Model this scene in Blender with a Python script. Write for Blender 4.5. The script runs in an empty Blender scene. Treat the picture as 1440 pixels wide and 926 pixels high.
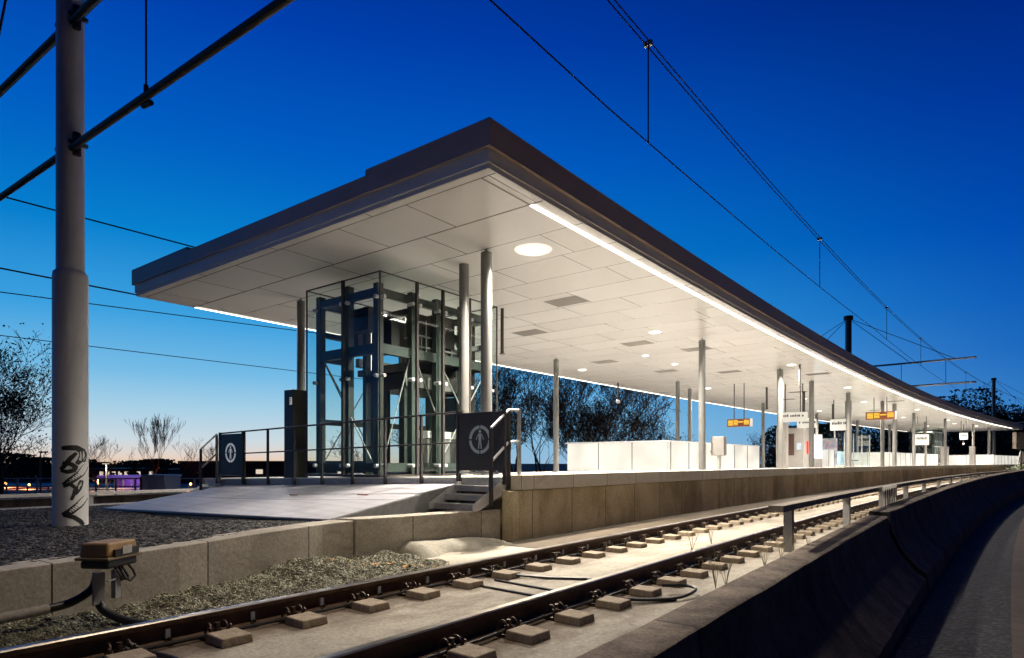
import bpy, bmesh, math, random
from math import sin, cos, pi, radians, sqrt, atan2
from mathutils import Vector, Matrix, Quaternion
random.seed(7)
SC = bpy.context.scene
COL = SC.collection
# ------------------------------------------------------------------ camera
cd = bpy.data.cameras.new('camera'); cam = bpy.data.objects.new('camera', cd); COL.objects.link(cam)
cd.sensor_width = 36; cd.lens = 36*892/1440
cd.shift_y = 188.1/1440; cd.clip_start = .05; cd.clip_end = 3000
YAW = math.atan(680/892)
cam.location = (0, 0, 0); cam.rotation_euler = (pi/2, 0, YAW)
SC.camera = cam
# ------------------------------------------------------------------ world (blue hour sky)
def lin(c):
    return tuple(((x/255)/12.92 if x/255 <= .04045 else ((x/255+.055)/1.055)**2.4) for x in c)
W = bpy.data.worlds.new('World'); SC.world = W; W.use_nodes = True
nt = W.node_tree; nt.nodes.clear()
def N(t, ty, **k):
    n = t.nodes.new(ty)
    for a, b in k.items():
        if a == 'inp':
            for i, v in b.items(): n.inputs[i].default_value = v
        else: setattr(n, a, b)
    return n
def ramp(t, stops, src):
    r = N(t, 'ShaderNodeValToRGB'); e = r.color_ramp.elements
    while len(e) > 1: e.remove(e[-1])
    e[0].position = stops[0][0]; e[0].color = (*stops[0][1], 1)
    for p, c in stops[1:]:
        q = e.new(p); q.color = (*c, 1)
    t.links.new(src, r.inputs[0]); return r.outputs[0]
tc = N(nt, 'ShaderNodeTexCoord'); sx = N(nt, 'ShaderNodeSeparateXYZ'); nt.links.new(tc.outputs['Generated'], sx.inputs[0])
west = ramp(nt, [(0, lin((232, 200, 172))), (.010, lin((228, 212, 200))), (.032, lin((204, 218, 226))), (.075, lin((168, 208, 230))), (.125, lin((118, 188, 230))), (.2, lin((62, 162, 224))),
                 (.3, lin((10, 134, 210))), (.42, lin((0, 100, 190))), (.55, lin((0, 62, 162))), (.7, lin((0, 36, 118))), (1, lin((0, 22, 84)))], sx.outputs[2])
east = ramp(nt, [(0, lin((78, 140, 196))), (.06, lin((44, 122, 196))), (.14, lin((16, 98, 188))), (.28, lin((0, 72, 176))), (.42, lin((0, 51, 150))), (.55, lin((0, 34, 118))), (1, lin((0, 16, 66)))], sx.outputs[2])
mid = ramp(nt, [(0, lin((150, 188, 216))), (.05, lin((132, 190, 226))), (.12, lin((96, 172, 226))), (.2, lin((44, 150, 220))), (.3, lin((4, 120, 202))), (.42, lin((0, 93, 194))), (.55, lin((0, 63, 172))), (.7, lin((0, 38, 124))), (1, lin((0, 16, 70)))], sx.outputs[2])
dt = N(nt, 'ShaderNodeVectorMath', operation='DOT_PRODUCT', inp={1: (-.90, .43, 0)})
nt.links.new(tc.outputs['Generated'], dt.inputs[0])
night = ramp(nt, [(0, lin((74, 62, 58))), (.07, lin((44, 42, 56))), (.2, lin((10, 26, 58))), (.5, lin((0, 12, 46))), (1, lin((0, 14, 58)))], sx.outputs[2])
cur = night
for lo, hi, nxt in ((-.05, .34, east), (.30, .88, mid), (.88, .99, west)):
    mr = N(nt, 'ShaderNodeMapRange', interpolation_type='SMOOTHSTEP', inp={1: lo, 2: hi, 3: 0, 4: 1}); nt.links.new(dt.outputs['Value'], mr.inputs[0])
    mx = N(nt, 'ShaderNodeMixRGB'); nt.links.new(mr.outputs[0], mx.inputs[0]); nt.links.new(cur, mx.inputs[1]); nt.links.new(nxt, mx.inputs[2]); cur = mx.outputs[0]
bg = N(nt, 'ShaderNodeBackground', inp={1: 1.0}); nt.links.new(mx.outputs[0], bg.inputs[0])
wo = N(nt, 'ShaderNodeOutputWorld'); nt.links.new(bg.outputs[0], wo.inputs[0])
SC.view_settings.view_transform = 'Standard'; SC.view_settings.look = 'None'; SC.view_settings.exposure = 0; SC.view_settings.gamma = 1
LED = 7.0; LEDW = 118.0; DOWN = 2150.0; FLOOD = 125.0; BOX = .74
WARM = (1, .87, .70); WARM2 = (1, .90, .765)

# ------------------------------------------------------------------ frames
R0 = 457.0; T0 = 5.8
def phi(s): return 0 if s < T0 else (s-T0)/R0
def P(s, d, z=0):
    if s < T0: return Vector((d, s, z))
    a = phi(s); return Vector((R0-(R0-d)*cos(a), T0+(R0-d)*sin(a), z))
def CP(px, Y, z=None, py=None):        # a spot given by viewing direction and distance, in world coordinates
    X = Y*(px-720)/892; u = Vector((-sin(YAW), cos(YAW))); n = Vector((cos(YAW), sin(YAW)))
    q = X*n + Y*u
    return Vector((q.x, q.y, (651.1-py)*Y/892 if py is not None else z))
def PZ(d): return -.185+.018*(d+4.95)   # platform top, slight cross-fall

# ------------------------------------------------------------------ mesh builder
class MB:
    def __init__(s): s.v = []; s.f = []; s.uv = []
    def add(s, vs, fs, uvs=None):
        o = len(s.v); s.v += [tuple(v) for v in vs]
        for i, f in enumerate(fs):
            s.f.append(tuple(o+k for k in f)); s.uv.append(uvs[i] if uvs else None)
        return s
    def box(s, x0, x1, y0, y1, z0, z1):
        vs = [(x0,y0,z0),(x1,y0,z0),(x1,y1,z0),(x0,y1,z0),(x0,y0,z1),(x1,y0,z1),(x1,y1,z1),(x0,y1,z1)]
        fs = [(0,3,2,1),(4,5,6,7),(0,1,5,4),(1,2,6,5),(2,3,7,6),(3,0,4,7)]
        ax = [(0,1),(0,1),(0,2),(1,2),(0,2),(1,2)]
        return s.add(vs, fs, [[(vs[i][a],vs[i][b]) for i in f] for f,(a,b) in zip(fs,ax)])
    def tube(s, pts, r, n=8, cap=True):
        pts = [Vector(p) for p in pts]; m = len(pts)
        rs = r if isinstance(r, (list, tuple)) else [r]*m
        vs = []; prev = None; L = 0; Ls = []
        for i, p in enumerate(pts):
            t = (pts[min(i+1,m-1)]-pts[max(i-1,0)]).normalized()
            if prev is None:
                a = Vector((0,0,1)) if abs(t.z) < .9 else Vector((1,0,0))
                e1 = t.cross(a).normalized()
            else: e1 = (prev-t*prev.dot(t)).normalized()
            prev = e1; e2 = t.cross(e1)
            if i: L += (p-pts[i-1]).length
            Ls.append(L)
            for k in range(n):
                a = 2*pi*k/n; vs.append(p+(e1*cos(a)+e2*sin(a))*rs[i])
        fs = []; uv = []
        for i in range(m-1):
            for k in range(n):
                fs.append((i*n+k, i*n+(k+1)%n, (i+1)*n+(k+1)%n, (i+1)*n+k))
                uv.append([(Ls[i],k/n),(Ls[i],(k+1)/n),(Ls[i+1],(k+1)/n),(Ls[i+1],k/n)])
        if cap:
            fs.append(tuple(range(n-1,-1,-1))); fs.append(tuple((m-1)*n+k for k in range(n)))
            uv += [[(0,0)]*n]*2
        return s.add(vs, fs, uv)
    def cyl(s, x, y, z0, z1, r, n=20, r1=None): return s.tube([(x,y,z0),(x,y,z1)], [r, r if r1 is None else r1], n)
    def prism(s, poly, y0, y1, axis='y'):
        # poly in (x,z); extruded along y
        m = len(poly); mk = (lambda p,y: (p[0],y,p[1])) if axis == 'y' else ((lambda p,y: (y,p[0],p[1])) if axis == 'x' else (lambda p,y: (p[0],p[1],y)))
        vs = [mk(p,y0) for p in poly]+[mk(p,y1) for p in poly]
        fs = [tuple(range(m)), tuple(range(2*m-1,m-1,-1))]+[(i,(i+1)%m+0,(i+1)%m+m,i+m) for i in range(m)]
        return s.add(vs, fs)
    def sweep(s, prof, s0, s1, ds=1.0, dz=None, dd=None, closed=True, caps=True):
        n = max(1, int(round((s1-s0)/ds))); m = len(prof); vs = []; cum = [0]
        for i in range(m): 
            a, b = prof[i], prof[(i+1)%m]; cum.append(cum[-1]+math.hypot(a[0]-b[0], a[1]-b[1]))
        S = [s0+(s1-s0)*i/n for i in range(n+1)]
        for q in S:
            for d, z in prof: vs.append(P(q, d+(dd(q) if dd else 0), z+(dz(q) if dz else 0)))
        fs = []; uv = []; mm = m if closed else m-1
        for i in range(n):
            for k in range(mm):
                k2 = (k+1)%m
                fs.append((i*m+k, i*m+k2, (i+1)*m+k2, (i+1)*m+k))
                uv.append([(S[i],cum[k]),(S[i],cum[k+1]),(S[i+1],cum[k+1]),(S[i+1],cum[k])])
        if caps and closed:
            fs.append(tuple(range(m-1,-1,-1))); uv.append([(prof[k][0],prof[k][1]) for k in range(m-1,-1,-1)])
            fs.append(tuple(n*m+k for k in range(m))); uv.append([prof[k] for k in range(m)])
        return s.add(vs, fs, uv)
    def build(s, name, mat, parent=None, smooth=False, fix=True, bevel=0):
        me = bpy.data.meshes.new(name); me.from_pydata(s.v, [], s.f)
        if any(u is not None for u in s.uv):
            ul = me.uv_layers.new(name='UVMap'); li = 0
            for f, u in zip(s.f, s.uv):
                for k in range(len(f)):
                    ul.data[li].uv = u[k] if u else (0, 0); li += 1
        if fix:
            bm = bmesh.new(); bm.from_mesh(me); bmesh.ops.recalc_face_normals(bm, faces=bm.faces); bm.to_mesh(me); bm.free()
        if smooth:
            for p in me.polygons: p.use_smooth = True
            try: me.set_sharp_from_angle(angle=radians(40))
            except Exception: pass
        me.materials.append(mat)
        o = bpy.data.objects.new(name, me); COL.objects.link(o)
        if parent: o.parent = parent
        if bevel:
            b = o.modifiers.new('bevel', 'BEVEL'); b.width = bevel; b.segments = 2; b.limit_method = 'ANGLE'; b.angle_limit = radians(50)
        return o
def tag(o, label=None, cat=None, group=None, kind=None):
    if label: o['label'] = label
    if cat: o['category'] = cat
    if group: o['group'] = group
    if kind: o['kind'] = kind
    return o
def thing(name, label, cat, loc=(0,0,0), rz=0, group=None):
    o = bpy.data.objects.new(name, None); COL.objects.link(o); o.location = loc; o.rotation_euler = (0,0,rz)
    o.empty_display_size = .2
    return tag(o, label, cat, group)
def at(name, label, cat, s, d, z=None, group=None, rz=0):
    return thing(name, label, cat, P(s, d, PZ(d) if z is None else z), -phi(s)+rz, group)
def copy_tree(o, parent=None):
    c = o.copy(); COL.objects.link(c)
    if parent is not None: c.parent = parent
    for ch in list(o.children): copy_tree(ch, c)
    return c
def place(o, s, d, z=None, label=None, rz=0):
    o.location = P(s, d, PZ(d) if z is None else z); o.rotation_euler = (0,0,-phi(s)+rz)
    if label: o['label'] = label
    return o
ORD = ['first','second','third','fourth','fifth','sixth','seventh','eighth','ninth','tenth','eleventh','twelfth','thirteenth','fourteenth','fifteenth','sixteenth','seventeenth','eighteenth','nineteenth','twentieth']

# ------------------------------------------------------------------ materials
def mat(name, c1, c2=None, rough=.6, metal=0, scale=3, bump=0, bscale=60, spec=.5, detail=6, coords='Object', emis=None, estr=0, joints=None, streak=0, stain=None, rvar=0, joff=0, grit=0):
    m = bpy.data.materials.new(name); m.use_nodes = True; t = m.node_tree; b = t.nodes['Principled BSDF']
    L = t.links.new
    tcn = N(t, 'ShaderNodeTexCoord')
    out = None
    if c2 is not None:
        nz = N(t, 'ShaderNodeTexNoise', inp={'Scale': scale, 'Detail': detail, 'Roughness': .62}); L(tcn.outputs[coords], nz.inputs['Vector'])
        out = ramp(t, [(.32, c1), (.68, c2)], nz.outputs['Fac'])
        if rvar:
            r = N(t, 'ShaderNodeMapRange', inp={1: .3, 2: .7, 3: rough-rvar, 4: rough+rvar}); L(nz.outputs['Fac'], r.inputs[0]); L(r.outputs[0], b.inputs['Roughness'])
    if stain is not None and out is not None:     # large stains with a shape of their own
        col, sc_, lo, hi, amt = stain
        mp = N(t, 'ShaderNodeMapping', inp={'Scale': sc_}); L(tcn.outputs[coords], mp.inputs[0])
        n2 = N(t, 'ShaderNodeTexNoise', inp={'Scale': 1, 'Detail': 8, 'Roughness': .7, 'Distortion': .4}); L(mp.outputs[0], n2.inputs['Vector'])
        r2 = N(t, 'ShaderNodeMapRange', inp={1: lo, 2: hi, 3: 0, 4: amt}); L(n2.outputs['Fac'], r2.inputs[0])
        mm = N(t, 'ShaderNodeMixRGB', inp={2: (*col, 1)}); L(r2.outputs[0], mm.inputs[0]); L(out, mm.inputs[1]); out = mm.outputs[0]
    if grit and out is not None:
        n5 = N(t, 'ShaderNodeTexNoise', inp={'Scale': 38, 'Detail': 4, 'Roughness': .75}); L(tcn.outputs[coords], n5.inputs['Vector'])
        r5 = N(t, 'ShaderNodeMapRange', inp={1: .35, 2: .65, 3: 1-grit, 4: 1+grit*.45}); L(n5.outputs['Fac'], r5.inputs[0])
        n6 = N(t, 'ShaderNodeTexNoise', inp={'Scale': 6.5, 'Detail': 9, 'Roughness': .8, 'Distortion': 1.2}); L(tcn.outputs[coords], n6.inputs['Vector'])
        r6 = N(t, 'ShaderNodeMapRange', inp={1: .56, 2: .68, 3: 1, 4: 1-grit*1.3}); L(n6.outputs['Fac'], r6.inputs[0])
        q6 = N(t, 'ShaderNodeMath', operation='MULTIPLY'); L(r5.outputs[0], q6.inputs[0]); L(r6.outputs[0], q6.inputs[1])
        h5 = N(t, 'ShaderNodeHueSaturation'); L(q6.outputs[0], h5.inputs['Value']); L(out, h5.inputs['Color']); out = h5.outputs[0]
    hsrc = None
    if bump:
        n3 = N(t, 'ShaderNodeTexNoise', inp={'Scale': bscale, 'Detail': 5, 'Roughness': .7}); L(tcn.outputs[coords], n3.inputs['Vector'])
        hsrc = n3.outputs['Fac']
    if joints:      # panel joints along the length (uv.x) -> thin dark lines; per-panel tone
        w, th, jc, tone = joints
        su = N(t, 'ShaderNodeSeparateXYZ'); L(tcn.outputs['UV'], su.inputs[0])
        dv = N(t, 'ShaderNodeMath', operation='MULTIPLY_ADD', inp={1: 1/w, 2: joff}); L(su.outputs[0], dv.inputs[0])
        fr = N(t, 'ShaderNodeMath', operation='FRACT'); L(dv.outputs[0], fr.inputs[0])
        lt = N(t, 'ShaderNodeMath', operation='LESS_THAN', inp={1: th/w}); L(fr.outputs[0], lt.inputs[0])
        fl = N(t, 'ShaderNodeMath', operation='FLOOR'); L(dv.outputs[0], fl.inputs[0])
        wn = N(t, 'ShaderNodeTexWhiteNoise', noise_dimensions='1D'); L(fl.outputs[0], wn.inputs['W'])
        mr_ = N(t, 'ShaderNodeMapRange', inp={3: 1-tone, 4: 1+tone}); L(wn.outputs['Value'], mr_.inputs[0])
        hs = N(t, 'ShaderNodeHueSaturation'); L(mr_.outputs[0], hs.inputs['Value'])
        if out is not None: L(out, hs.inputs['Color'])
        else: hs.inputs['Color'].default_value = (*c1, 1)
        mj = N(t, 'ShaderNodeMixRGB', inp={2: (*jc, 1)}); L(lt.outputs[0], mj.inputs[0]); L(hs.outputs[0], mj.inputs[1]); out = mj.outputs[0]
        if hsrc:
            sb = N(t, 'ShaderNodeMath', operation='MULTIPLY_ADD', inp={1: -1.5}); L(lt.outputs[0], sb.inputs[0]); L(hsrc, sb.inputs[2]); hsrc = sb.outputs[0]
    if out is not None: L(out, b.inputs['Base Color'])
    else: b.inputs['Base Color'].default_value = (*c1, 1)
    if hsrc:
        bp_ = N(t, 'ShaderNodeBump', inp={'Strength': bump, 'Distance': .02}); L(hsrc, bp_.inputs['Height']); L(bp_.outputs[0], b.inputs['Normal'])
    if not (rvar and c2 is not None): b.inputs['Roughness'].default_value = rough
    b.inputs['Metallic'].default_value = metal; b.inputs['Specular IOR Level'].default_value = spec
    if emis: b.inputs['Emission Color'].default_value = (*emis, 1); b.inputs['Emission Strength'].default_value = estr
    return m
def emat(name, c, s):
    m = bpy.data.materials.new(name); m.use_nodes = True; t = m.node_tree; t.nodes.clear()
    e = N(t, 'ShaderNodeEmission', inp={0: (*c, 1), 1: s}); o = N(t, 'ShaderNodeOutputMaterial'); t.links.new(e.outputs[0], o.inputs[0]); return m
def glassmat(name, tint=(.93,.97,.96)):
    m = bpy.data.materials.new(name); m.use_nodes = True; t = m.node_tree; t.nodes.clear()
    tr = N(t, 'ShaderNodeBsdfTransparent', inp={0: (*tint, 1)}); gl = N(t, 'ShaderNodeBsdfGlossy', inp={0: (1,1,1,1), 1: .02})
    fc = N(t, 'ShaderNodeLayerWeight', inp={0: .5}); pw = N(t, 'ShaderNodeMath', operation='POWER', inp={1: 5}); t.links.new(fc.outputs['Facing'], pw.inputs[0])
    lw = N(t, 'ShaderNodeMath', operation='MULTIPLY_ADD', inp={1: .35, 2: .012}); t.links.new(pw.outputs[0], lw.inputs[0]); mxs = N(t, 'ShaderNodeMixShader'); o = N(t, 'ShaderNodeOutputMaterial')
    t.links.new(lw.outputs[0], mxs.inputs[0]); t.links.new(tr.outputs[0], mxs.inputs[1]); t.links.new(gl.outputs[0], mxs.inputs[2]); t.links.new(mxs.outputs[0], o.inputs[0]); return m
M = {}
M['wall'] = mat('platform wall concrete', (.46,.385,.24), (.66,.58,.40), .85, scale=1.6, bump=.25, bscale=25, joints=(1.03,.014,(.05,.04,.03),.16), stain=((.26,.19,.09),(1.2,1.2,.6),.47,.70,.8), grit=0.22)
M['coping'] = mat('coping concrete', (.50,.46,.38), (.62,.58,.50), .8, scale=2, bump=.15, bscale=40, joints=(1.03,.012,(.10,.085,.07),.06), stain=((.22,.18,.13),(2,2,2),.56,.75,.5), grit=0.12)
M['kerb'] = mat('kerb wall concrete', (.36,.32,.26), (.48,.44,.37), .85, scale=2.2, bump=.22, bscale=30, joints=(1.18,.013,(.05,.04,.03),.10), stain=((.16,.13,.09),(1.2,1.2,2.2),.50,.72,.75), joff=.35, grit=0.25)
M['slab'] = mat('track slab concrete', (.34,.31,.25), (.47,.43,.35), .85, scale=1.7, bump=.25, bscale=28, stain=((.13,.095,.06),(1.8,.7,1),.47,.68,.85), grit=0.3)
_t = M['slab'].node_tree; _b = _t.nodes['Principled BSDF']; _L = _t.links.new; _old = _b.inputs['Base Color'].links[0].from_socket
_g = N(_t, 'ShaderNodeTexCoord'); _s = N(_t, 'ShaderNodeSeparateXYZ'); _L(_g.outputs['UV'], _s.inputs[0])
_n = N(_t, 'ShaderNodeTexNoise', inp={'Scale': 5, 'Detail': 7, 'Roughness': .75}); _L(_g.outputs['Object'], _n.inputs['Vector'])
_f = None
for _v in (1.59, 3.00):
    _d = N(_t, 'ShaderNodeMath', operation='SUBTRACT', inp={1: _v}); _L(_s.outputs[1], _d.inputs[0]); _a = N(_t, 'ShaderNodeMath', operation='ABSOLUTE'); _L(_d.outputs[0], _a.inputs[0])
    _k = N(_t, 'ShaderNodeMath', operation='MULTIPLY_ADD', inp={1: -.9}); _L(_n.outputs['Fac'], _k.inputs[0]); _L(_a.outputs[0], _k.inputs[2])
    _r = N(_t, 'ShaderNodeMapRange', interpolation_type='SMOOTHSTEP', inp={1: -.36, 2: .12, 3: .92, 4: 0}); _L(_k.outputs[0], _r.inputs[0])
    if _f is None: _f = _r.outputs[0]
    else:
        _x = N(_t, 'ShaderNodeMath', operation='MAXIMUM'); _L(_f, _x.inputs[0]); _L(_r.outputs[0], _x.inputs[1]); _f = _x.outputs[0]
_m = N(_t, 'ShaderNodeMixRGB', inp={2: (.085,.052,.03,1)}); _L(_f, _m.inputs[0]); _L(_old, _m.inputs[1]); _L(_m.outputs[0], _b.inputs['Base Color'])
M['slab_dark'] = mat('stained slab concrete', (.05,.036,.022), (.10,.075,.045), .85, scale=2.5, bump=.2, stain=((.06,.05,.035),(1.2,.5,1),.5,.7,.8), grit=0.3)
M['block'] = mat('rail block concrete', (.25,.195,.135), (.38,.31,.22), .85, scale=12, bump=.3, bscale=50, coords='Object', grit=0.3)
M['lump'] = mat('poured concrete', (.24,.225,.18), (.36,.335,.27), .8, scale=4, bump=.3, bscale=18, stain=((.2,.17,.12),(2,2,2),.5,.7,.7), grit=0.22)
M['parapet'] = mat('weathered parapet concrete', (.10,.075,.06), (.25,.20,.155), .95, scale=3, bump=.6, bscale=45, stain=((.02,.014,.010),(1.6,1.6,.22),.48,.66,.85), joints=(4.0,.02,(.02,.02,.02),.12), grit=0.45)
M['platform'] = mat('platform paving', (.62,.60,.57), (.72,.70,.67), .55, scale=3, bump=.08, joints=(.6,.008,(.25,.23,.2),.05))
M['asphalt'] = mat('asphalt', (.0015,.0016,.002), (.007,.007,.009), .9, scale=3, bump=.7, bscale=70, spec=.15)
M['ground'] = mat('dark ground', (.02,.022,.016), (.045,.045,.03), .95, scale=.6, bump=.3)
M['road'] = mat('road', (.16,.12,.10), (.24,.18,.15), .6, scale=.3)
M['rail_steel'] = mat('rusty rail steel', (.075,.042,.022), (.15,.085,.045), .55, metal=.35, scale=14, bump=.2, bscale=80)
M['rail_head'] = mat('polished rail head', (.50,.46,.42), (.36,.30,.25), .30, metal=1, scale=9)
M['cast'] = mat('dark cast iron', (.05,.035,.025), (.10,.07,.05), .5, metal=.6, scale=20)
M['zinc'] = mat('galvanised steel', (.26,.26,.255), (.36,.36,.35), .5, metal=.15, scale=14, rvar=.1)
M['zinc_light'] = mat('light galvanised sheet', (.50,.50,.52), (.62,.62,.63), .5, metal=.3, scale=6, rvar=.1, bump=.1)
M['column'] = mat('grey painted steel', (.12,.12,.115), (.15,.148,.14), .35, metal=.2, scale=3)
M['anthracite'] = mat('anthracite steel', (.022,.019,.017), (.032,.028,.025), .5, metal=0, scale=5)
M['liftsteel'] = mat('grey green lift steel', (.032,.042,.038), (.05,.062,.056), .5, metal=0, scale=5)
M['fascia'] = mat('brown grey roof fascia', (.44,.35,.30), (.49,.39,.335), .5, metal=0, scale=1.2)
M['band'] = mat('pale fascia band', (.80,.77,.74), (.84,.81,.78), .5, scale=2)
M['mast'] = mat('mast paint', (.60,.59,.575), (.68,.67,.65), .5, scale=2.5, stain=((.26,.25,.24),(2,2,.6),.5,.75,.5))
M['tube'] = mat('dark overhead tube', (.014,.012,.011), (.022,.02,.018), .6, metal=0, scale=8)
M['wire'] = mat('copper wire', (.022,.02,.02), None, .9, spec=.02)
M['wire_dark'] = mat('dark cable', (.012,.012,.014), None, .6)
M['rubber'] = mat('black rubber', (.012,.012,.012), (.02,.02,.02), .45, scale=10)
M['spray'] = mat('black spray paint', (.008,.008,.008), None, .6)
M['yellow'] = mat('dirty yellow plastic', (.26,.15,.045), (.36,.22,.07), .55, scale=9, stain=((.12,.08,.04),(9,9,9),.5,.7,.7))
M['label'] = mat('grey nameplate', (.35,.33,.30), (.5,.48,.45), .5, scale=60)
M['lit_ground'] = mat('timber boards', (.035,.023,.015), (.06,.04,.027), .8, scale=6, bump=.3, joints=(.42,.02,(.02,.015,.01),.25))
M['beam'] = mat('weathered guard beam', (.16,.13,.105), (.26,.22,.18), .7, scale=7, bump=.3, stain=((.08,.06,.05),(3,3,3),.5,.7,.7), grit=0.3)
M['bark'] = mat('bark', (.035,.026,.02), (.06,.045,.035), .95, scale=8)
M['twig'] = mat('twigs', (.085,.048,.034), None, .95)
M['birch'] = mat('pale bark', (.25,.22,.18), (.36,.32,.27), .9, scale=8)
M['leaf'] = mat('dark leaves', (.02,.03,.014), (.05,.06,.028), .9, scale=1.2)
M['autumn'] = mat('brown leaves', (.06,.028,.016), (.10,.05,.025), .9, scale=1.2)
M['fallen'] = mat('fallen leaves', (.45,.16,.03), (.55,.35,.08), .8, scale=30)
M['weed'] = mat('dry weed', (.35,.30,.20), None, .9)
M['brick'] = mat('brown cladding', (.06,.045,.04), (.085,.06,.052), .9, scale=1)
M['plaster'] = mat('pale render', (.62,.60,.58), (.70,.68,.65), .8, scale=1)
M['metalgrey'] = mat('grey housing', (.19,.18,.17), (.24,.23,.22), .5, metal=.2, scale=3)
M['darkpane'] = mat('dark pane', (.045,.025,.02), None, .2)
M['red'] = emat('red lamp', (1,.05,.03), 1.6)
M['white_sign'] = mat('white lit sign', (.35,.35,.33), None, .4, emis=(1,.97,.88), estr=.35)
M['ink'] = mat('sign lettering', (.03,.03,.03), None, .5)
M['dotyellow'] = emat('amber display', (1,.62,.08), 1.1)
M['dotdark'] = mat('display housing', (.16,.04,.01), None, .4)
M['lightbox'] = mat('milk glass lit from inside', (.10,.10,.095), None, .25, emis=(1,.945,.82), estr=BOX)
_t = M['lightbox'].node_tree; _g = N(_t, 'ShaderNodeTexCoord'); _n = N(_t, 'ShaderNodeTexNoise', inp={'Scale': .9, 'Detail': 1}); _m = N(_t, 'ShaderNodeMapRange', inp={1: .35, 2: .65, 3: BOX*.82, 4: BOX*1.12})
_t.links.new(_g.outputs['Object'], _n.inputs['Vector']); _t.links.new(_n.outputs['Fac'], _m.inputs[0]); _t.links.new(_m.outputs[0], _t.nodes['Principled BSDF'].inputs['Emission Strength'])
M['advert'] = emat('advert light panel', (.85,.97,1), 2.2)
M['led'] = emat('led strip', WARM2, LED)
M['led_far'] = emat('far led strip', WARM2, 5)
M['disc'] = emat('downlight lens', WARM2, 7)
M['glass'] = glassmat('clear glass')
M['blueglass'] = mat('blue art panel', (.07,.22,.42), (.55,.60,.62), .4, scale=1.6)
M['purple'] = mat('violet lit panel', (.25,.12,.6), None, .5, emis=(.30,.16,.95), estr=.22)
M['window'] = emat('lit window', (1,.85,.68), .75)
M['orange'] = emat('sodium lamp', (1,.45,.10), 10)
for k_ in ('led','led_far','disc','red','dotyellow','window','orange','advert'): M[k_].cycles.emission_sampling = 'NONE'
def ballast_mat(name, cols, sc_):
    m = bpy.data.materials.new(name); m.use_nodes = True; t = m.node_tree; b = t.nodes['Principled BSDF']; L = t.links.new
    tcn = N(t, 'ShaderNodeTexCoord'); vo = N(t, 'ShaderNodeTexVoronoi', inp={'Scale': sc_}); L(tcn.outputs['Object'], vo.inputs['Vector'])
    wn = N(t, 'ShaderNodeSeparateColor'); L(vo.outputs['Color'], wn.inputs[0])
    c = ramp(t, [(0, cols[0]), (.6, cols[1]), (1, cols[2])], wn.outputs[0]); L(c, b.inputs['Base Color'])
    bp_ = N(t, 'ShaderNodeBump', invert=True, inp={'Strength': 1, 'Distance': .012}); L(vo.outputs['Distance'], bp_.inputs['Height']); L(bp_.outputs[0], b.inputs['Normal'])
    b.inputs['Roughness'].default_value = .85; return m
M['ballast_dark'] = ballast_mat('dark track ballast', [(.0015,.0015,.002),(.005,.005,.0065),(.035,.037,.045)], 22)
M['halo'] = emat('painted lamp halo', WARM2, 1.15); M['halo'].cycles.emission_sampling = 'NONE'  # weak glow imitating the soft halo around each lens
M['hole'] = mat('vent recess', (.12,.11,.10), None, .8)

# soffit: staggered panels in uv (s along platform, d across)
def soffit_mat():
    m = bpy.data.materials.new('soffit panels'); m.use_nodes = True; t = m.node_tree; b = t.nodes['Principled BSDF']; L = t.links.new
    tcn = N(t, 'ShaderNodeTexCoord'); sp = N(t, 'ShaderNodeSeparateXYZ'); L(tcn.outputs['UV'], sp.inputs[0])
    cb = N(t, 'ShaderNodeCombineXYZ'); L(sp.outputs[1], cb.inputs[0])
    ad = N(t, 'ShaderNodeMath', operation='ADD', inp={1: .03}); L(sp.outputs[0], ad.inputs[0]); L(ad.outputs[0], cb.inputs[1])
    br = N(t, 'ShaderNodeTexBrick', offset=.37, offset_frequency=2, squash=.62, squash_frequency=3,
           inp={'Color1': (.88,.87,.85,1), 'Color2': (.80,.785,.765,1), 'Mortar': (.12,.11,.10,1), 'Scale': 1, 'Mortar Size': .011, 'Mortar Smooth': .1, 'Bias': 0, 'Brick Width': 2.35, 'Row Height': 1.0})
    L(cb.outputs[0], br.inputs['Vector']); L(br.outputs['Color'], b.inputs['Base Color'])
    nz = N(t, 'ShaderNodeTexNoise', inp={'Scale': 1.2, 'Detail': 3}); L(tcn.outputs['UV'], nz.inputs['Vector'])
    r = N(t, 'ShaderNodeMapRange', inp={1: .3, 2: .7, 3: .26, 4: .42}); b.inputs['Roughness'].default_value = .24
    n2 = N(t, 'ShaderNodeTexNoise', inp={'Scale': .9, 'Detail': 2}); L(tcn.outputs['UV'], n2.inputs['Vector'])
    bp_ = N(t, 'ShaderNodeBump', inp={'Strength': .06, 'Distance': .03}); L(n2.outputs['Fac'], bp_.inputs['Height']); 
    return m
M['soffit'] = soffit_mat()
M['gravel'] = ballast_mat('grey green gravel', [(.055,.055,.035),(.15,.145,.095),(.42,.40,.29)], 75)
M['ballast'] = ballast_mat('dark chippings', [(.006,.006,.006),(.016,.0155,.015),(.16,.155,.15)], 42)
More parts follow.
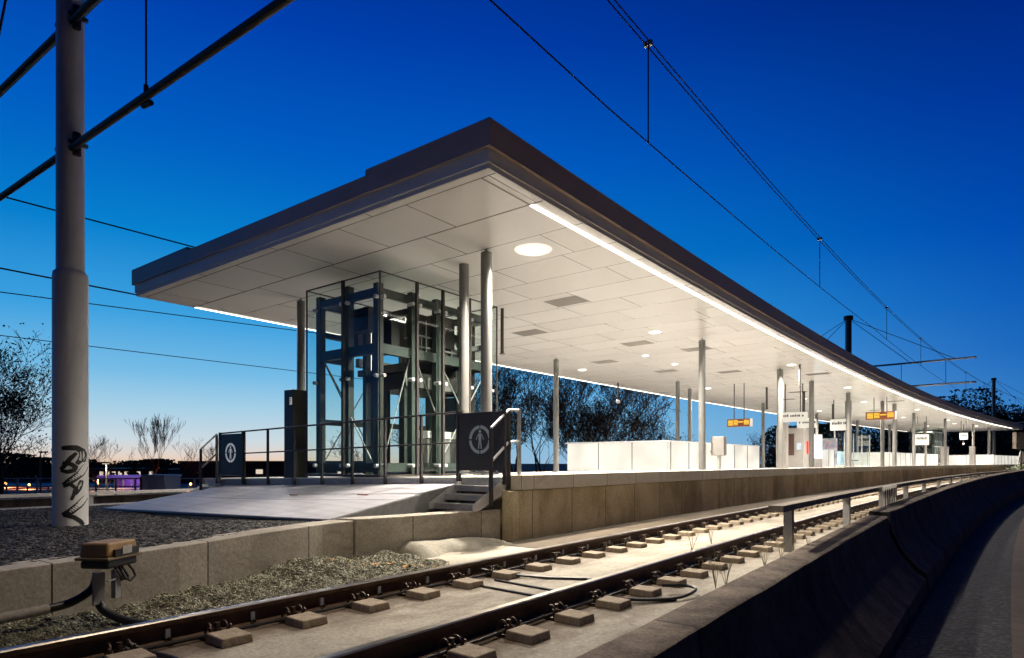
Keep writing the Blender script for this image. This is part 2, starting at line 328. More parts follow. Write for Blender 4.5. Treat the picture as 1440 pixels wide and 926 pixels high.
def ramp_mat():
    m = mat('perforated grey ramp sheet', (.32,.315,.345), (.42,.415,.445), .55, metal=.2, scale=2.5, stain=((.30,.29,.30),(1,1,1),.5,.7,.5))
    t = m.node_tree; b = t.nodes['Principled BSDF']; L = t.links.new
    tcn = N(t, 'ShaderNodeTexCoord'); vo = N(t, 'ShaderNodeTexVoronoi', inp={'Scale': 26, 'Randomness': 0}); L(tcn.outputs['Object'], vo.inputs['Vector'])
    lt = N(t, 'ShaderNodeMath', operation='LESS_THAN', inp={1: .25}); L(vo.outputs['Distance'], lt.inputs[0])
    old = b.inputs['Base Color'].links[0].from_socket
    mm = N(t, 'ShaderNodeMixRGB', inp={2: (.16,.16,.17,1)}); L(lt.outputs[0], mm.inputs[0]); L(old, mm.inputs[1]); L(mm.outputs[0], b.inputs['Base Color'])
    return m
M['ramp'] = ramp_mat()

# ================================================================== SETTING
def struct(name, mb, m, **k): return tag(mb.build(name, m, **k), kind='structure')
g = MB(); G = 1500
g.add([(-G,-G,-2.75),(G,-G,-2.75),(G,G,-2.75),(-G,G,-2.75)], [(0,1,2,3)]); struct('ground', g, M['ground'])
r = MB(); r.sweep([(-.95,-2.2),(6.5,-2.2),(6.5,-2.7),(-.95,-2.7)], -8, 150, 2); struct('lower_track_ground', r, M['ballast_dark'])
r = MB(); r.sweep([(.14,-2.19),(1.9,-2.19),(1.9,-2.16),(.14,-2.16)], -4, 120, .8); struct('lit_ground_strip', r, M['lit_ground'])  # brown strip painted where ground is lit past the parapet's shadow
# track slab, raised strip by the platform, embankment
r = MB(); r.sweep([(-5.6,-1.10),(-1.62,-1.10),(-1.62,-2.6),(-5.6,-2.6)], -6, 110, 1); struct('track_slab', r, M['slab'])
r = MB(); r.sweep([(-5.5,-1.06),(-4.14,-1.05),(-4.14,-1.105),(-5.5,-1.105)], 6.4, 110, 1); struct('concrete_strip', r, M['slab_dark'])
r = MB(); r.sweep([(-14.1,-.92),(-5.6,-.92),(-5.6,-2.7),(-14.1,-2.7)], -8, 6.94, 1); struct('embankment', r, M['ground'])
r = MB(); r.sweep([(-17.5,-1.12),(-14.1,-1.12),(-14.1,-2.7),(-17.5,-2.7)], -8, 110, 1); struct('far_track_bed', r, M['slab_dark'])
# dark chippings between the kerbs (displaced sheet)
def sheet(name, mt, s0, s1, d0, d1, step, zf, amp, label, cat_kind):
    ns = int((s1-s0)/step); nd = int((d1-d0)/step); mb = MB(); vs = []; rr = random.Random(3)
    for i in range(ns+1):
        for k in range(nd+1):
            s_ = s0+(s1-s0)*i/ns; dm = min(d1, KF(s_)-.2) if d1 > -5.3 and d0 < -9 else d1; d_ = d0+(dm-d0)*k/nd
            vs.append(P(s_, d_, zf(s_, d_)+rr.uniform(-amp, amp)))
    w = nd+1
    fs = [(i*w+k, i*w+k+1, (i+1)*w+k+1, (i+1)*w+k) for i in range(ns) for k in range(nd)]
    mb.add(vs, fs); o = mb.build(name, mt, fix=False)
    return tag(o, label, cat_kind, kind='stuff')
def KF(s_):
    pts = [(-9,-4.5),(-1.6,-4.55),(.2,-4.80),(1.4,-4.98),(2.4,-5.14),(3.1,-5.32),(4.0,-5.50),(4.44,-5.52),(5.2,-5.43),(6.8,-5.36),(9,-5.36)]
    for a, b in zip(pts[:-1], pts[1:]):
        if a[0] <= s_ <= b[0]: return a[1]+(b[1]-a[1])*(s_-a[0])/(b[0]-a[0])
    return -5.36
def zg(s_, d_): return -.655-.04*min(1,max(0,(2.6-s_)/2))-.16*min(1, max(0, (-5.6-d_)/3.5)) - .02*max(0, (-9.5-d_)/4)
sheet('dark_chippings', M['ballast'], -2.5, 6.9, -13.95, -4.7, .035, zg, .013, 'dark stone chippings spread around the overhead mast', 'gravel')
def zgr(s_, d_):
    top = -1.0 + .035*sin(s_*2.1)+.03*sin(s_*5.3+1)
    f = max(0, min(1, (-d_-4.12)/1.15)); f = f*f*(3-2*f)
    e = max(0, min(1, (5.15-s_)/.35)); 
    h = -1.06 + (top+1.06)*f
    return -1.10 + (h+1.10)*e + .012*sin(d_*17+s_*9)+.01*sin(s_*23)
sheet('grey_gravel', M['gravel'], .2, 5.15, -5.62, -4.09, .02, zgr, .011, 'grey green gravel heaped between the kerb wall and the rail', 'gravel')

# ---- platform
def platform():
    t = tag(bpy.data.objects.new('platform', None), 'long raised concrete station platform beneath the lit canopy', 'platform'); COL.objects.link(t)
    mb = MB(); mb.sweep([(-5.16,-.385),(-5.16,-1.3),(-5.7,-1.3),(-5.7,-.385)], 6.94, 95, 1.03); mb.build('track_side_wall', M['wall'], t)
    mb = MB(); mb.sweep([(-5.17,-.385),(-5.17,-1.3),(-5.36,-1.3),(-5.36,-.385)], 6.80, 6.935, .15); mb.build('corner_block', M['wall'], t)
    mb = MB(); mb.sweep([(-5.13,-.168),(-5.13,-.375),(-5.45,-.38),(-5.45,-.172)], 6.95, 95, 1.03); mb.build('coping', M['coping'], t, bevel=.006)
    mb = MB()
    mb.sweep([(-5.45,PZ(-5.45)),(-13.8,PZ(-13.8)),(-13.8,-.9),(-5.45,-.9)], 6.95, 95, 1.2)
    mb.build('paving', M['platform'], t)
    mb = MB(); mb.sweep([(-5.4,-.205),(-13.0,-.345),(-13.0,-.46),(-5.4,-.32)], 6.84, 6.945, .12); mb.build('steel_edge_beam', M['zinc'], t)
    mb = MB(); mb.sweep([(-13.8,PZ(-13.8)),(-13.95,PZ(-13.8)),(-13.95,-2.6),(-13.8,-2.6)], 6.95, 95, 2); mb.build('far_side_wall', M['wall'], t)
    return t
platform()

# ---- near kerb wall: the low wall left of the stairs
KW = [(-1.6,-4.55,-.70),(.2,-4.80,-.69),(1.4,-4.98,-.672),(2.4,-5.14,-.66),(3.1,-5.32,-.645),(4.0,-5.50,-.632),(4.42,-5.53,-.628)]
KW2 = [(4.44,-5.515,-.612),(5.2,-5.43,-.622),(6.3,-5.38,-.63),(6.78,-5.365,-.632)]
def kerb_piece(name, pts, label, w=.34):
    mb = MB(); vs = []; fs = []; uv = []; n = 4; L = 0; Ls = []
    dense = []
    for a, b in zip(pts[:-1], pts[1:]):
        for k in range(4): dense.append(tuple(a[i]+(b[i]-a[i])*k/4 for i in range(3)))
    dense.append(pts[-1])
    for i, (s_, d_, z_) in enumerate(dense):
        if i: L += math.hypot(s_-dense[i-1][0], d_-dense[i-1][1])
        Ls.append(L)
        for dd, zz in ((0,-1.3),(0,z_),(-w,z_-.004),(-w,-1.3)): vs.append((d_+dd, s_, zz))
    cum = [0,.65,1.0,1.6]
    for i in range(len(dense)-1):
        for k in range(3):
            fs.append((i*4+k, i*4+k+1, (i+1)*4+k+1, (i+1)*4+k)); uv.append([(Ls[i],cum[k]),(Ls[i],cum[k+1]),(Ls[i+1],cum[k+1]),(Ls[i+1],cum[k])])
    fs.append((0,1,2,3)); uv.append([(0,0)]*4); e = (len(dense)-1)*4; fs.append((e+3,e+2,e+1,e)); uv.append([(0,0)]*4)
    mb.add(vs, fs, uv); o = mb.build(name, M['kerb'], bevel=.008)
    return tag(o, label, 'wall')
kerb_piece('kerb_wall', KW, 'low pale concrete kerb wall of large blocks beside the gravel and the yellow box')
kerb_piece('kerb_wall', KW2, 'short low concrete kerb wall under the metal stairs')
mb = MB(); mb.sweep([(-14.0,-.835),(-14.35,-.835),(-14.35,-1.4),(-14.0,-1.4)], -6, 9.0, 1.2)
tag(mb.build('kerb_wall', M['kerb']), 'far low concrete kerb beyond the dark chippings behind the mast', 'wall')

# ---- rails
def rail(name, d, label, s0=-5, s1=110, head=True):
    t = tag(bpy.data.objects.new(name, None), label, 'rail', 'rails of the tram tracks'); COL.objects.link(t)
    mb = MB(); h = -.95
    mb.sweep([(d-.065,h-.148),(d-.065,h-.138),(d-.012,h-.118),(d-.009,h-.045),(d-.033,h-.034),(d-.034,h-.006),(d+.034,h-.006),(d+.033,h-.034),(d+.009,h-.045),(d+.012,h-.118),(d+.065,h-.138),(d+.065,h-.148)], s0, s1, 1)
    mb.build('rail_body', M['rail_steel'], t, smooth=True)
    mb = MB(); mb.sweep([(d-.034,h-.007),(d-.026,h+.002),(d+.026,h+.002),(d+.034,h-.007)], s0, s1, 1, closed=True)
    mb.build('running_surface', M['rail_head'], t, smooth=True)
    return t
DL, DR = -4.01, -2.60
rail('rail', DL, 'rusty tram rail nearest the platform, with a shiny worn top')
rail('rail', DR, 'rusty tram rail nearest the dark parapet, with a shiny worn top')
rail('rail', -15.1, 'dark rail of the far track, the nearer of its two rails', -5, 60)
rail('rail', -16.5, 'dark rail of the far track, the farther of its two rails', -5, 60)

# ---- rail fastening blocks
def fastening():
    t = thing('rail_fastening_block', 'concrete block with a curled iron rail clip, beside the rail', 'rail block', group='concrete blocks with clips along the rails')
    mb = MB(); mb.add([(.0,-.10,0),(.215,-.10,0),(.215,.10,0),(0,.10,0),(.006,-.094,.06),(.208,-.094,.056),(.208,.094,.056),(.006,.094,.06)],
                      [(0,3,2,1),(4,5,6,7),(0,1,5,4),(1,2,6,5),(2,3,7,6),(3,0,4,7)])
    mb.build('block', M['block'], t, bevel=.008)
    for sgn in (-1, 1):
        mb = MB(); y = sgn*.045; pts = []
        for k in range(11):
            a = pi*1.35*k/10; pts.append((-.045-.038*cos(a)-.01, y+sgn*.01*k/10, .055+.045*sin(a)))
        pts = [(-.11, y, .03)]+pts+[(.0, y+sgn*.02, .085)]
        mb.tube(pts, .0075, 6); mb.build('clip', M['cast'], t, smooth=True)
    mb = MB(); mb.box(-.15,.01,-.085,.085,0,.022); mb.cyl(-.045,0,.02,.10,.016,8); mb.cyl(-.045,0,.045,.062,.028,6); mb.build('bolt_plate', M['cast'], t)
    return t
FB = fastening(); first = True; cnt = 0
for dr, s_a, lab, smax in ((DL, 1.51, 'concrete block with sloping edges and a curled iron clip beside the rail nearest the platform', 62), (DR, 2.13, 'concrete block with sloping edges and a curled iron clip beside the rail nearest the parapet', 52)):
    k = -2; s_ = s_a-1.12
    while s_ < smax:
        o = FB if first else copy_tree(FB); first = False
        rj = random.Random(int(s_*100))
        place(o, s_+rj.uniform(-.012,.012), dr+.17, -1.101, lab, rz=rj.uniform(-.03,.03)); o['group'] = 'concrete blocks with clips along the rail nearest the '+('platform' if dr == DL else 'parapet')
        s_ += .552 if s_ < 30 else (.552)
        cnt += 1
# small white web clamps between the blocks on the platform-side rail
cl = None
for i in range(12):
    s_ = 1.79+.552*i
    if cl is None:
        cl = thing('rail_clamp', 'small pale clamp on the web of the rail nearest the platform', 'clamp', group='small clamps on the platform side rail')
        mb = MB(); mb.box(.012,.03,-.014,.014,.04,.095); mb.build('plate', M['zinc_light'], cl)
        mb = MB(); mb.box(.012,.085,-.02,.02,.012,.03); mb.cyl(.05,0,.03,.048,.012,6); mb.build('foot', M['cast'], cl); o = cl
    else: o = copy_tree(cl)
    place(o, s_, DL, -1.10)
# long iron rod along the rails between blocks
for d_, lb in ((DL+.115,'thin dark cable running along the foot of the rail nearest the platform'), (DR+.115,'thin dark cable running along the foot of the rail nearest the parapet')):
    mb = MB(); mb.tube([P(s_, d_+.012*sin(s_*3), -1.072) for s_ in [i*.4 for i in range(-5, 60)]], .011, 6); tag(mb.build('rail_cable', M['rubber'], smooth=True), lb, 'cable')

# ---- right-hand parapet wall: near piece and higher far piece
def zt1(s_): return -1.085+.016*max(0, s_-3.5)
def zt2(s_): return -.88+.0066*(s_-12.8) if s_ < 65 else -.535
def parapet(name, s0, s1, zt, label, dd=None, ww=.30, ds=.25):
    rr = random.Random(5); mb = MB(); prof = [(-1.86,0),(-1.84,.012),(-1.56,.008),(-1.535,-.01),(-1.50,-.32),(-1.36,-.62),(-1.12,-.92),(-.98,-1.02),(-.93,-1.6),(-1.86,-1.6)]
    n = int((s1-s0)/ds); vs = []; fs = []; uv = []; m = len(prof); cum = [0]
    for i in range(m): a,b = prof[i],prof[(i+1)%m]; cum.append(cum[-1]+math.hypot(a[0]-b[0],a[1]-b[1]))
    for i in range(n+1):
        s_ = s0+(s1-s0)*i/n
        for d_, z_ in prof: vs.append(P(s_, d_+(dd(s_) if dd else 0)+rr.uniform(-.003,.003), zt(s_)+z_+(rr.uniform(-.004,.004) if z_ > -.5 else 0)))
    for i in range(n):
        a = s0+(s1-s0)*i/n; b = s0+(s1-s0)*(i+1)/n
        for k in range(m):
            fs.append((i*m+k, i*m+(k+1)%m, (i+1)*m+(k+1)%m, (i+1)*m+k)); uv.append([(a,cum[k]),(a,cum[k+1]),(b,cum[k+1]),(b,cum[k])])
    fs.append(tuple(range(m))); uv.append([(0,0)]*m); fs.append(tuple(n*m+k for k in range(m-1,-1,-1))); uv.append([(0,0)]*m)
    mb.add(vs, fs, uv); return tag(mb.build(name, M['parapet'], smooth=True), label, 'wall')
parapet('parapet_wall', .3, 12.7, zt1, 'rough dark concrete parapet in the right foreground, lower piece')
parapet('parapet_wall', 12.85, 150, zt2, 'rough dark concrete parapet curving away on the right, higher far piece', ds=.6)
mb = MB(); mb.sweep([(-2.05,-1.08),(-1.80,-.98),(-1.58,-1.10),(-1.58,-1.6),(-2.05,-1.6)], 12.0, 13.1, .3)
# ---- guard beam on posts
gb = at('guard_beam', 'weathered horizontal guard beam on steel posts along the right side of the track', 'guard rail', 0, 0, 0)
mb = MB(); mb.sweep([(-1.95,-.502),(-1.78,-.502),(-1.78,-.575),(-1.95,-.575)], 7.75, 74, .7, dz=lambda s_: -.05*min(1,max(0,(s_-20)/45)), dd=lambda s_: -.18-.0058*(s_-7.8)*0 )
mb.build('beam', M['beam'], gb)
for i in range(18):
    s_ = 8.3+3.62*i; a = P(s_, 0, 0)
    mb = MB(); mb.sweep([(-2.09,-.577-.05*min(1,max(0,(s_-20)/45))),(-1.99,-.577-.05*min(1,max(0,(s_-20)/45))),(-1.99,-1.1),(-2.09,-1.1)], s_-.05, s_+.05, .1); mb.build('post', M['zinc'], gb)
TR = bpy.data.materials.new('white translucent sheet'); TR.use_nodes = True; _t = TR.node_tree; _t.nodes.clear()
_a = N(_t, 'ShaderNodeBsdfDiffuse', inp={0: (.75,.74,.72,1)}); _b = N(_t, 'ShaderNodeBsdfTranslucent', inp={0: (.8,.79,.76,1)}); _c = N(_t, 'ShaderNodeMixShader', inp={0: .6}); _o = N(_t, 'ShaderNodeOutputMaterial')
_t.links.new(_a.outputs[0], _c.inputs[1]); _t.links.new(_b.outputs[0], _c.inputs[2]); _t.links.new(_c.outputs[0], _o.inputs[0])
# square white board on the guard beam with scribbles
bd = at('notice_board', 'white metal board with black scribbles fixed between two guard beam posts', 'board', 15.6, -1.9, -1.1)
mb = MB(); mb.box(-.004,.004,-.9,1.0,.12,.62); mb.build('panel', TR, bd)
rr = random.Random(4)
for k in range(7):
    y0 = -.7+k*.24; mb = MB(); mb.tube([(.024, y0+rr.uniform(-.05,.05), .2+.07*j) for j in range(6)], .008, 4); mb.build('scribble', M['spray'], bd)

# ---- far side railing and parapet of the other track
fr = at('far_guard_beam', 'pale horizontal guard beam on posts beyond the far track on the left', 'guard rail', 0, 0, 0)
mb = MB(); mb.sweep([(-17.45,-.70),(-17.3,-.70),(-17.3,-.775),(-17.45,-.775)], -8, 60, 1); mb.build('beam', M['plaster'], fr)
for i in range(14):
    s_ = -4.6+2.12*i; mb = MB(); mb.sweep([(-17.42,-.777),(-17.34,-.777),(-17.34,-1.4),(-17.42,-1.4)], s_-.05, s_+.05, .1); mb.build('post', M['zinc_light'], fr)
mb = MB(); mb.sweep([(-17.8,-.82),(-17.55,-.82),(-17.55,-2.7),(-17.8,-2.7)], -8, 110, 1)
tag(mb.build('far_parapet_wall', M['parapet']), 'dark stained concrete wall beyond the far track', 'wall')

# ================================================================== CANOPY
S0, S1 = 5.82, 86.0
ZS = 3.5
def canopy():
    t = tag(bpy.data.objects.new('station_canopy', None), 'huge flat white platform canopy with dark fascia and lit edges', 'canopy'); COL.objects.link(t)
    a, b = -14.45, -4.72
    mb = MB()
    mb.sweep([(a,3.735),(b,3.735),(b,4.06),(b-.05,4.06),(-6.95,4.06),(-6.95,3.98),(-12.05,3.98),(-12.05,4.05),(a,4.05)], S0-.06, S1, 1.0)
    mb.build('roof_fascia', M['fascia'], t)
    mb = MB(); mb.sweep([(a+.05,3.57),(b-.05,3.57),(b-.05,3.733),(a+.05,3.733)], S0-.02, S1-.05, 1.0); mb.build('fascia_band', M['band'], t)
    mb = MB(); mb.sweep([(a+.05,3.725),(a+.05,3.735)], S0, S1, 1)
    mb = MB(); mb.sweep([(a+.07,3.505),(b-.07,3.505),(b-.07,3.568),(a+.07,3.568)], S0, S1-.06, 1.0); mb.build('soffit_edge', M['band'], t)
    # soffit sheet with uv = (s,d)
    mb = MB(); n = 80; da, db = a+.08, b-.08
    cols = [da, a+.2, b-.2, db]
    for i in range(n):
        u0 = S0+.01+(S1-.08-S0)*i/n; u1 = S0+.01+(S1-.08-S0)*(i+1)/n
        mb.add([P(u0,da,ZS),P(u0,db,ZS),P(u1,db,ZS),P(u1,da,ZS)], [(0,1,2,3)], [[(u0,da),(u0,db),(u1,db),(u1,da)]])
    mb.build('soffit', M['soffit'], t, fix=False)
    # reveals round the soffit
    mb = MB(); mb.sweep([(b-.315,ZS-.003),(b-.29,ZS-.003)], S0+.16, 6.95, .5, closed=False)
    mb.sweep([(a+.1,ZS-.003),(b-.1,ZS-.003)], S0+.145, S0+.157, .012, closed=False)
    mb.sweep([(a+.1,ZS-.003),(b-.1,ZS-.003)], 6.955, 6.985, .03, closed=False)
    mb.sweep([(a+.205,ZS-.003),(a+.22,ZS-.003)], S0+.16, 6.95, .5, closed=False)
    mb.build('panel_reveal', M['hole'], t, fix=False)
    for c0, c1, lm in ((b-.312, b-.252, M['led']), (a+.105, a+.14, M['led_far'])):
        mb = MB(); mb.sweep([(c0,ZS-.004),(c0,ZS-.014),(c1,ZS-.014),(c1,ZS-.004)], 6.99, 81.5, 1.0); mb.build('light_strip', lm, t)
    return t
CAN = canopy()
for i in range(78):     # lamps along the two lit edges
    for d_, e_ in ((-4.80-.202, LEDW), (-14.45+.122, LEDW*.8)):
        if i%2 and d_ < -10: continue
        l = bpy.data.lights.new('edge_lamp', 'SPOT'); l.energy = e_*(1 if d_ > -10 else 2); l.color = WARM2; l.spot_size = radians(168); l.spot_blend = .6; l.shadow_soft_size = .03
        lo = bpy.data.objects.new('edge_lamp', l); COL.objects.link(lo); lo.parent = CAN; lo.location = P(7.1+i*.955, d_, ZS-.045)
def canopy_vents():
    v = [(11.56,-7.43),(13.68,-10.03),(16.80,-8.49),(18.76,-7.49),(22.44,-10.30),(19.11,-10.98),(24.13,-8.51),(26.89,-6.06),(41.42,-5.9),(33.0,-8.6),(36.4,-10.2),(47.5,-8.2)]
    for i, (s_, d_) in enumerate(v):
        mb = MB(); mb.sweep([(d_-.42,ZS-.004),(d_+.42,ZS-.004)], s_-.3, s_+.3, .3, closed=False); mb.build('vent_opening', M['hole'], CAN, fix=False)
canopy_vents()
# downlights
DLS = [(8.45,-6.04,.23),(15.65,-7.35,.13),(20.16,-12.58,.13),(18.82,-9.26,.09),(21.05,-9.29,.09),(28.65,-11.32,.13),(23.80,-6.15,.13),(32.52,-6.25,.13),(40.56,-7.33,.13),(45.64,-11.23,.13),(48.72,-6.12,.13),(56.20,-8.48,.13),(62.38,-6.66,.13),(36.5,-9.3,.10),(52.3,-9.6,.13),(68.0,-7.2,.13),(70.5,-9.8,.13),(74,-6.6,.13),(9.2,-9.6,.06)]
where = ['round ceiling light nearest the canopy corner, the largest and brightest','round ceiling light between the canopy corner light and the first far column','round ceiling light above the left end of the glowing stair enclosure','small round ceiling light nearest the square vents','small round ceiling light just behind the other small one','round ceiling light over the far end of the glowing stair enclosure']
for i, (s_, d_, rad) in enumerate(DLS):
    lab = where[i] if i < len(where) else 'round ceiling light farther along the canopy, the %s beyond the glowing stair enclosure' % ORD[i-6]
    t = thing('ceiling_light', lab, 'ceiling light', P(s_, d_, ZS), -phi(s_), 'round lights in the canopy ceiling')
    mb = MB(); mb.tube([(0,0,-.003),(0,0,-.016)], [rad*1.35,rad*1.3], 28); mb.build('rim', M['halo'], t, smooth=True)  # rim made to glow as a painted halo
    mb = MB(); mb.tube([(0,0,-.0165),(0,0,-.022)], [rad,rad*.9], 24); mb.build('lens', M['disc'], t, smooth=True)
    l = bpy.data.lights.new('ceiling_lamp', 'SPOT'); l.energy = DOWN*(2.6 if i == 0 else 2 if rad > .1 else .8); l.color = WARM2; l.spot_size = radians(140); l.spot_blend = .9; l.shadow_soft_size = .12
    lo = bpy.data.objects.new('lamp', l); COL.objects.link(lo); lo.parent = t; lo.location = (0,0,-.04)

# ================================================================== COLUMNS
def column(r, label, group):
    t = thing('platform_column', label, 'column', group=group)
    h = 3.5-.06
    mb = MB(); mb.cyl(0,0,.02,1,r,24); mb.v = [(x,y,z) for x,y,z in mb.v]; 
    return t
def make_column(s_, d_, r, label, group, ztop=3.44, pin=True, bracket=True):
    t = at('platform_column', label, 'column', s_, d_, None, group)
    z0 = PZ(d_)
    mb = MB(); mb.cyl(0,0,.025,ztop-z0,r,24); mb.build('shaft', M['column'], t, smooth=True)
    mb = MB(); mb.cyl(0,0,.0,.025,r+.07,24); mb.build('base_plate', M['zinc'], t, smooth=True)
    if pin:
        mb = MB(); mb.cyl(0,0,ztop-z0,3.498-z0,.022,10); mb.build('pin', M['zinc'], t)
    return t
near = [(7.99,-6.65,.094),(17.26,-6.71,.095),(24.36,-6.71,.11),(28.6,-6.75,.10),(34.56,-6.70,.10),(40.3,-6.35,.10),(42.6,-6.2,.11),(51.1,-6.77,.10),(59.3,-6.3,.10),(68.4,-5.9,.10),(78.0,-6.3,.12)]
for i, (s_, d_, r_) in enumerate(near):
    make_column(s_, d_, r_, ('tall grey round steel column beside the right gate panel' if i == 0 else '%s grey round steel column from the front in the row along the track' % ORD[i]), 'steel columns on the track side of the platform')
make_column(8.35,-7.47,.088,'grey round pipe column just left of the front column, reaching the ceiling','steel columns on the track side of the platform', ztop=3.495, pin=False)
far = [(7.97,-11.78,.085),(17.42,-11.81,.09),(25.2,-11.15,.085),(27.91,-11.86,.09),(37.2,-11.8,.09),(47,-11.8,.1),(56.6,-11.8,.1),(58.5,-9.5,.09),(63.2,-8.4,.1),(66,-11.8,.1),(76,-11.8,.1)]
flab = ['dark slim column behind the tall box marked F, left of the lift','light grey column left of the glowing stair enclosure']+['%s column from the front in the far row, behind the stair enclosure' % ORD[i] for i in range(2, 11)]
for i, (s_, d_, r_) in enumerate(far): make_column(s_, d_, r_, flab[i], 'steel columns on the far side of the platform')
# small boxes on columns
t = at('control_box', 'grey rectangular equipment box fixed to the second track side column', 'box', 17.6, -6.6, None)
mb = MB(); mb.box(.05,.42,-.1,.12,.42,.95); mb.build('housing', M['metalgrey'], t, bevel=.01)
mb = MB(); mb.box(.0,.05,-.03,.03,.5,.56); mb.box(.0,.05,-.03,.03,.8,.86); mb.build('bracket', M['zinc'], t)
mb = MB(); mb.box(.2,.27,-.05,.05,0,.42); mb.build('stand', M['zinc'], t)

# ================================================================== LIFT
def make_lift(s0, d0, full=True, label=''):
    # local: x across (0 = track side face, negative = away), y along (0 = front face)
    t = at('glass_lift', label, 'lift', s0, d0, -.25)
    H = 3.44; Wd = 2.02; Ln = 3.08
    gm = M['glass']
    # glass panes
    for i, (x0,x1,y0,y1) in enumerate([(-Wd,-Wd/2-.01,0,.016),(-Wd/2+.01,0,0,.016),(-.016,0,.03,.80),(-.016,0,.84,1.46),(-.016,0,1.50,2.2),(-.016,0,2.24,Ln),(-Wd,-Wd+.016,.03,Ln/2),(-Wd,-Wd+.016,Ln/2+.03,Ln),(-Wd+.02,-.02,Ln-.016,Ln)]):
        mb = MB(); mb.box(x0,x1,y0,y1,.08,H); mb.build('glass_pane', gm, t)
    # pane edge strips
    mb = MB()
    for x, y in ((.012,-.012),(-Wd-.012,-.012),(.012,Ln+.012),(-Wd-.012,Ln+.012)): mb.box(x-.012,x+.012,y-.012,y+.012,.02,H+.02)
    mb.box(-Wd,0,-.018,-.004,H,H+.02); mb.box(.004,.018,0,Ln,H,H+.02); mb.box(-Wd-.018,-Wd-.004,0,Ln,H,H+.02); mb.box(-Wd,0,Ln+.004,Ln+.018,H,H+.02)
    mb.build('edge_trim', M['anthracite'], t)
    # posts
    st = M['liftsteel']; q = .06
    posts = [(-.16,.10),(-.94,.10),(-1.76,.10),(-.16,.88),(-.16,1.5),(-.16,2.2),(-.16,2.95),(-1.76,1.5),(-1.76,2.95),(-.94,2.95)]
    for x, y in posts:
        mb = MB(); mb.box(x-q,x+q,y-q,y+q,.05,3.30 if (x,y)!=(-.94,.10) else 3.36); mb.build('post', st, t)
    # dark outer mullions
    for x, y in ((-.94,-.03),(.03,.82),(.03,1.48),(.03,2.22)):
        mb = MB(); mb.box(x-.025,x+.025,y-.025,y+.025,.02,H+.01); mb.build('mullion', M['anthracite'], t)
    # ring beams
    for z, hgt in ((3.16,.13),(2.20,.17),(.17,.15)):
        mb = MB()
        for (ax,ay),(bx,by) in (((-.22,.10),(-1.70,.10)),((-.22,2.95),(-1.70,2.95))): mb.box(min(ax,bx),max(ax,bx),ay-.05,ay+.05,z-hgt/2,z+hgt/2)
        for x in (-.16,-1.76):
            for y0,y1 in ((.16,.82),(.94,1.44),(1.56,2.14),(2.26,2.89)): mb.box(x-.05,x+.05,y0,y1,z-hgt/2,z+hgt/2)
        mb.build('ring_beam', st, t)
    mb = MB()
    mb.box(-1.70,-.22,.9,1.0,2.95,3.05); mb.box(-1.70,-.22,2.1,2.2,2.95,3.05); mb.box(-1.70,-.22,.9,1.0,1.92,2.04); mb.box(-1.70,-.22,2.1,2.2,1.92,2.04); mb.box(-1.0,-.9,.16,2.9,2.85,2.95); mb.box(-1.70,-.22,1.5,1.56,2.5,2.62)
    mb.build('cross_beam', M['anthracite'], t)
    mb = MB()
    for z in (1.0,2.62):
        for (x0,x1,y0,y1) in ((-1.70,-.22,2.90,3.0),(-1.81,-1.71,.16,2.9)): mb.box(x0,x1,y0,y1,z-.05,z+.05)
    mb.build('back_beam', st, t)
    for x, y in ((-1.76,.70),(-1.76,2.2),(-1.35,2.95),(-.55,2.95)):
        mb = MB(); mb.box(x-.05,x+.05,y-.05,y+.05,.05,3.3); mb.build('back_post', M['anthracite'], t)
    # point fixings
    for z in (.2,1.72,3.05):
        for x in (-.10,-.86,-1.02,-1.80): mb = MB(); mb.tube([(x,.04,z),(x,-.03,z)], .035, 10); mb.build('glass_fixing', M['zinc_light'], t, smooth=True)
        for y in (.08,.74,.92,1.40,1.58,2.14,2.32,2.96): mb = MB(); mb.tube([(-.10,y,z),(.03,y,z)], .033, 10); mb.build('glass_fixing', M['zinc_light'], t, smooth=True)
    # bracing rods
    for a, b in (((-.3,.10,.25),(-1.66,.10,2.1)),((-.14,.20,.3),(-.14,.80,2.1)),((-.14,1.6,.3),(-.14,2.9,2.1)),((-.14,2.9,.3),(-.14,1.6,2.1)),((-1.76,.2,.3),(-1.76,1.4,2.1)),((-1.76,1.4,.3),(-1.76,.2,2.1)),((-1.6,2.95,.3),(-.3,2.95,2.1)),((-.14,.95,2.1),(-.14,1.45,1.2))):
        mb = MB(); mb.tube([a,b], .012, 6); mb.build('brace_rod', M['zinc'], t)
    # inner guide frame
    for x, y in ((-1.45,1.15),(-.5,1.15),(-1.45,2.7),(-.5,2.7),(-1.0,.55)):
        mb = MB(); mb.box(x-.045,x+.045,y-.06,y+.06,.05,3.1); mb.build('guide_rail', M['liftsteel'], t)
    # machinery on top
    mb = MB()
    mb.box(-1.5,-.35,1.1,2.6,2.06,2.12); mb.box(-1.25,-.75,.95,1.45,2.45,2.85); mb.box(-.62,-.30,1.2,1.5,2.12,3.0); mb.box(-1.2,-.9,1.9,2.4,2.12,2.9); mb.box(-.7,-.4,2.2,2.6,2.12,2.5)
    mb.tube([(-.5,1.75,2.4),(-.3,1.75,2.4)], .22, 20); mb.tube([(-.9,2.6,2.35),(-.7,2.6,2.35)], .18, 16)
    mb.build('machinery', M['anthracite'], t)
    mb = MB()
    for k in range(9): mb.tube([(-.3-.1*k,1.25+.12*(k%3),2.12),(-.3-.1*k,1.25+.12*(k%3),2.6)], .012, 5)
    for k in range(5): mb.tube([(-.28,1.0+.35*k,2.15),(-.28,1.0+.35*k,2.9)], .014, 5)
    mb.box(-.30,-.27,.95,2.6,2.38,2.41); mb.box(-.30,-.27,.95,2.6,2.58,2.61); mb.box(-1.4,-.3,1.06,1.09,2.55,2.58)
